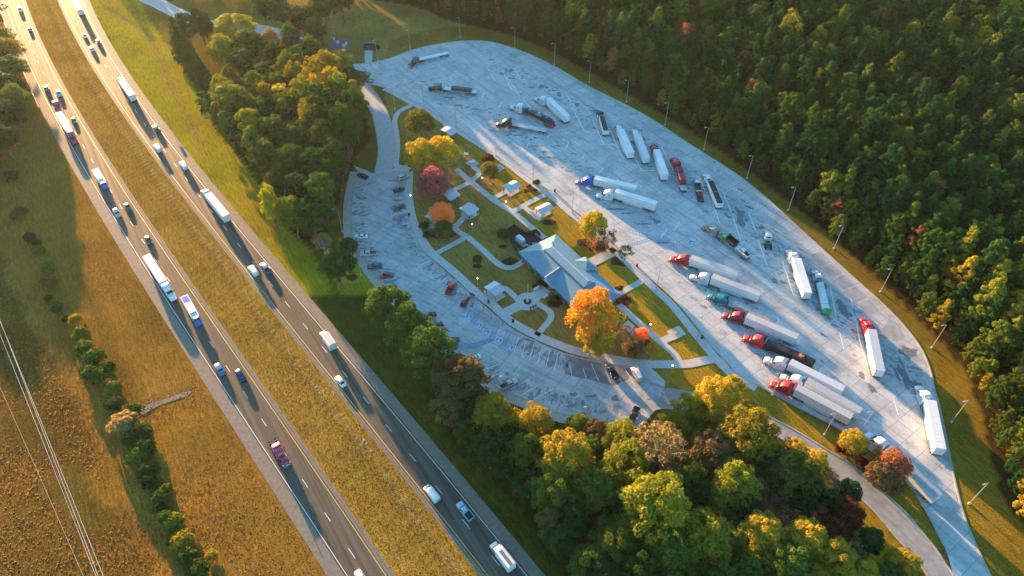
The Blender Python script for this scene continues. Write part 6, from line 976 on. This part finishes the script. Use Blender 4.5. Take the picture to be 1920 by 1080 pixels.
# right forest: individuals where they show largest, the rest as one wood
def forest():
    pts = []; r = np.random.default_rng(5); sp = 5.0; x0, x1, y0, y1 = -80, 340, 60, 420
    poly_ = FORP; gx = np.arange(x0, x1, sp); gy = np.arange(y0, y1, sp*.87)
    for j, yy in enumerate(gy):
        for xx in gx+(j % 2)*sp/2:
            x, y = xx+r.uniform(-1.7, 1.7), yy+r.uniform(-1.7, 1.7)
            if pinpoly(np.array([x]), np.array([y]), poly_)[0]: pts.append((x, y))
    P_ = np.array(pts); edge = dline(P_[:, 0], P_[:, 1], np.array([G(*p) for p in FOREST]))
    d = np.sqrt(P_[:, 0]**2+P_[:, 1]**2+CAMH**2); v = np.stack([P_[:, 0], P_[:, 1], np.full(len(P_), 14.-CAMH)], 1); dd = v@FW; sx = 960+F_PX*(v@RT)/dd; sy = 540-F_PX*(v@UP)/dd; inside = (sx > -60) & (sx < 1980) & (sy > -60) & (sy < 1140)
    return P_, edge, d, sx, sy, inside
FP, FE, FD, FX, FY, FI = forest()
ordr = np.argsort(np.where(FI, FD, 1e6)); NIND = 290; ind = set(ordr[:NIND].tolist()); rest = []
r_ = np.random.default_rng(11)
PICK = [('pine', 'pine')]*5+[('slim', 'green')]*4+[('pine', 'olive')]*1+[('slim', 'olive')]*2+[('pine', 'dark')]*3+[('slim', 'lime')]*2+[('pine', 'green')]*2+[('pine', 'olive')]*2
for i in range(len(FP)):
    k, c = PICK[int(r_.integers(len(PICK)))]; x, y = FP[i]
    if FX[i] > 1750 and FY[i] > 480 and r_.random() < .7: k, c = ('pine' if r_.random() < .5 else 'slim'), ['olive', 'lime', 'gold', 'lime'][int(r_.integers(4))]
    if FY[i] < 90 and FX[i] > 1250 and r_.random() < .5: c = ['lime', 'gold', 'olive', 'lime'][int(r_.integers(4))]; k = 'slim'  # paler leaf colours stand in for sunlight on the upper right treetops
    if r_.random() < .015: k, c = 'slim', 'rust'
    s = .66+.42*r_.random()+.28*(r_.random() < .15)
    if FE[i] < 8 and k == 'pine' and i % 3: k = 'slim'
    lw = 0.0
    if FE[i] < 4: s *= .62; lw = 3.0
    elif FE[i] < 9: s *= .85; lw = 3.0
    big = .18*math.sin(x/17)+.14*math.cos(y/13+1); s *= 1+big*.6
    if y > 338 and .845*x+.534*y > 215: s *= 1.25
    if i in ind:
        zone = 'at the forest edge beside the truck lot verge' if FE[i] < 9 else ('inside the forest at the lower right' if FY[i] > 500 else 'inside the forest right of the truck lot')
        tree(k, c, (x, y), s, CN[c]+' '+('pine' if k == 'pine' else 'broadleaf tree')+' '+zone, 'trees '+zone+', '+CN[c]+(' pines' if k == 'pine' else ''), zs=s*(1.02+.1*r_.random()), low=lw*s)
    else: rest.append((x, y, 0.0, s, k, c))
# unseen ridge wood beyond the top of the frame, sized for its shade
for c_ in np.arange(-60, 345, 4.6):
    for row in range(5):
        yy = 399+row*6+r_.uniform(-2, 2); xx = (c_-0.534*yy)/0.845+r_.uniform(-2, 2); H = shade_hill_z(xx, yy); cc = .845*xx+.534*yy
        if cc < 28: continue
        s = .42 if cc < 62 else .8 if cc < 103 else (1.12 if cc < 150 else 1.15)
        rest.append((xx, yy, H, s*(.9+.2*r_.random()), 'pine' if r_.random() < .6 else 'slim', ['pine', 'green', 'dark', 'olive'][int(r_.integers(4))]))
def wood(name, label, items):
    """one object: the trees of a far wood, drawn by geometry nodes on a cloud of points"""
    kinds = sorted({(k, c) for *_, k, c in items}); src = bpy.data.collections.new('wood_sources'); protos = []
    for n, (k, c) in enumerate(kinds):
        for v in range(2):
            cm, tm = PROTO[k][v % len(PROTO[k])]; cm2 = cm.copy(); cm2.materials[0] = LM[c]; o = bpy.data.objects.new('%03d' % len(protos), cm2); src.objects.link(o); protos.append((k, c, v))
    me = bpy.data.meshes.new(name); me.vertices.add(len(items)); me.vertices.foreach_set('co', np.array([(i[0], i[1], i[2]) for i in items], float).ravel())
    a = me.attributes.new('which', 'INT', 'POINT'); a.data.foreach_set('value', np.array([protos.index((i[4], i[5], n % 2)) for n, i in enumerate(items)], dtype=np.int32)); a = me.attributes.new('size', 'FLOAT', 'POINT'); a.data.foreach_set('value', np.array([i[3] for i in items], dtype=np.float32)); a = me.attributes.new('turn', 'FLOAT', 'POINT'); a.data.foreach_set('value', np.array([(n*2.4) % 6.28 for n in range(len(items))], dtype=np.float32))
    o = struct(name, me, 'stuff', label); ng = bpy.data.node_groups.new(name, 'GeometryNodeTree'); ng.interface.new_socket('Geometry', in_out='INPUT', socket_type='NodeSocketGeometry'); ng.interface.new_socket('Geometry', in_out='OUTPUT', socket_type='NodeSocketGeometry')
    N = ng.nodes; gi_, go = N.new('NodeGroupInput'), N.new('NodeGroupOutput'); ci = N.new('GeometryNodeCollectionInfo'); ci.inputs[0].default_value = src; ci.inputs[1].default_value = True; ci.inputs[2].default_value = True
    ip = N.new('GeometryNodeInstanceOnPoints'); ip.inputs['Pick Instance'].default_value = True
    def attr(nm, ty): x = N.new('GeometryNodeInputNamedAttribute'); x.data_type = ty; x.inputs[0].default_value = nm; return x.outputs[0]
    mp = N.new('GeometryNodeMeshToPoints'); ng.links.new(gi_.outputs[0], mp.inputs[0]); ng.links.new(mp.outputs[0], ip.inputs['Points']); ng.links.new(ci.outputs[0], ip.inputs['Instance']); ng.links.new(attr('which', 'INT'), ip.inputs['Instance Index']); ng.links.new(attr('size', 'FLOAT'), ip.inputs['Scale'])
    cx = N.new('ShaderNodeCombineXYZ'); ng.links.new(attr('turn', 'FLOAT'), cx.inputs[2]); er = N.new('FunctionNodeEulerToRotation'); ng.links.new(cx.outputs[0], er.inputs[0]); ng.links.new(er.outputs[0], ip.inputs['Rotation']); ng.links.new(ip.outputs[0], go.inputs[0])
    md = o.modifiers.new('wood', 'NODES'); md.node_group = ng
wood('distant_wood', 'dense mixed wood of pines and broadleaf trees filling the upper right', rest)
print('forest individuals', len(ind), 'rest', len(rest))
# rough grass tufts on the motorway verges and the left field
def tufts():
    r = np.random.default_rng(3); N = 170000; s = r.uniform(-420, -40, N); n0 = np.polyval(HP['SBw'], s); nn = r.uniform(-110, 60, N); x = s*HD[0]+(n0+nn)*HN[0]; y = s*HD[1]+(n0+nn)*HN[1]
    def off(k): c = np.clip(s, -470, -50); return (n0+nn)-np.polyval(HP[k], c)
    med = (off('SBy') > 2.4) & (off('NBy') < -2.2); lf = nn < -5; ok = (med | lf) & (y > 58) & (r.random(N) < np.clip((340-y)/120, .0, 1)) & (x > -300); x, y, nn = x[ok], y[ok], nn[ok]; N = len(x)
    fld = nn < -38; h = np.where(fld, .15, .09)*(.4+r.random(N)); wd = np.where(fld, .36, .30)*(.6+.8*r.random(N)); a = r.uniform(0, math.pi, N)
    q = []
    for k in (0,):
        an = a+k*math.pi/2; dx, dy = np.cos(an)*wd/2, np.sin(an)*wd/2; lx, ly = r.normal(size=N)*.15, r.normal(size=N)*.15; q.append(np.stack([np.stack([x-dx, y-dy, 0*x], 1), np.stack([x+dx, y+dy, 0*x], 1), np.stack([x+dx*.8+lx, y+dy*.8+ly, h], 1), np.stack([x-dx*.8+lx, y-dy*.8+ly, h*.8], 1)], 1))
    q = np.concatenate(q).reshape(-1, 3); me = bpy.data.meshes.new('rough_grass'); nf = len(q)//4; me.vertices.add(len(q)); me.vertices.foreach_set('co', q.ravel()); me.loops.add(len(q)); me.loops.foreach_set('vertex_index', np.arange(len(q), dtype=np.int32)); me.polygons.add(nf); me.polygons.foreach_set('loop_start', np.arange(0, len(q), 4, dtype=np.int32)); me.update(calc_edges=True)
    t = NT('rough_grass'); v = t.pos(); n1 = t.noise(v, .12, 4, .6); n2 = t.noise(v, 1.1, 3); c = t.mix(t.ramp(n1, .42, .6), (.31, .16, .045), (.25, .155, .04)); c = t.mix(t.ramp(n2, .4, .65), c, (.38, .25, .08)); t.out(c, .9, .1); tr = t.n('ShaderNodeBsdfTranslucent'); t.l(c, tr.inputs[0]); ms = t.n('ShaderNodeMixShader', i0=.6); t.l(t.b.outputs[0], ms.inputs[1]); t.l(tr.outputs[0], ms.inputs[2]); t.l(ms.outputs[0], t.t.nodes['Material Output'].inputs['Surface']); me.materials.append(t.m); struct('rough_grass', me, 'stuff', 'rough dry grass tufts on the verges and the left field')
tufts()
# ------------------------------------------------------------------ morning haze
mb = MB(); mb.box(0, 500, (CAMH+3-2)/2-1, 1500, 1300, CAMH+3+2); hz = bpy.data.materials.new('haze'); hz.use_nodes = True; n = hz.node_tree; n.nodes.remove(n.nodes['Principled BSDF']); pv = n.nodes.new('ShaderNodeVolumePrincipled'); pv.inputs['Color'].default_value = (0.93, 0.95, 1, 1); pv.inputs['Density'].default_value = 0.000035; pv.inputs['Anisotropy'].default_value = 0.5; n.links.new(pv.outputs[0], n.nodes['Material Output'].inputs['Volume'])
struct('haze', mb.mesh('haze', [hz]), 'stuff', 'thin morning haze over the whole place')

# fallen leaves under the coloured trees
def litter():
    r = np.random.default_rng(9); q = []
    for x, y, R_, n in [(1118,655,10,1500),(795,318,8,900),(832,312,8,900),(822,372,7,700),(834,440,6,500),(1118,455,8,900),(1600,850,6,400),(1672,890,7,500),(1195,660,7,600),(918,345,5,250),(868,745,9,500),(1180,820,12,500)]:
        c = G(x, y); a = r.uniform(0, 6.28, n); d = R_*np.abs(r.normal(size=n))*.5; px_, py_ = c[0]+d*np.cos(a)+d*.15, c[1]+d*np.sin(a); s = .09+.09*r.random(n); t = r.uniform(0, 6.28, n)
        for k in range(n):
            cx, sx = math.cos(t[k])*s[k], math.sin(t[k])*s[k]; q += [(px_[k]-cx, py_[k]-sx, .20), (px_[k]+sx, py_[k]-cx, .21), (px_[k]+cx, py_[k]+sx, .22), (px_[k]-sx, py_[k]+cx, .21)]
    me = bpy.data.meshes.new('fallen_leaves'); q = np.array(q); nf = len(q)//4; me.vertices.add(len(q)); me.vertices.foreach_set('co', q.ravel()); me.loops.add(len(q)); me.loops.foreach_set('vertex_index', np.arange(len(q), dtype=np.int32)); me.polygons.add(nf); me.polygons.foreach_set('loop_start', np.arange(0, len(q), 4, dtype=np.int32)); me.update(calc_edges=True); me.materials.append(P('litter_leaf', (.42, .20, .05), .8, noise=(1.5, .4))); struct('fallen_leaves', me, 'stuff', 'fallen orange and brown leaves under the autumn trees')
litter()
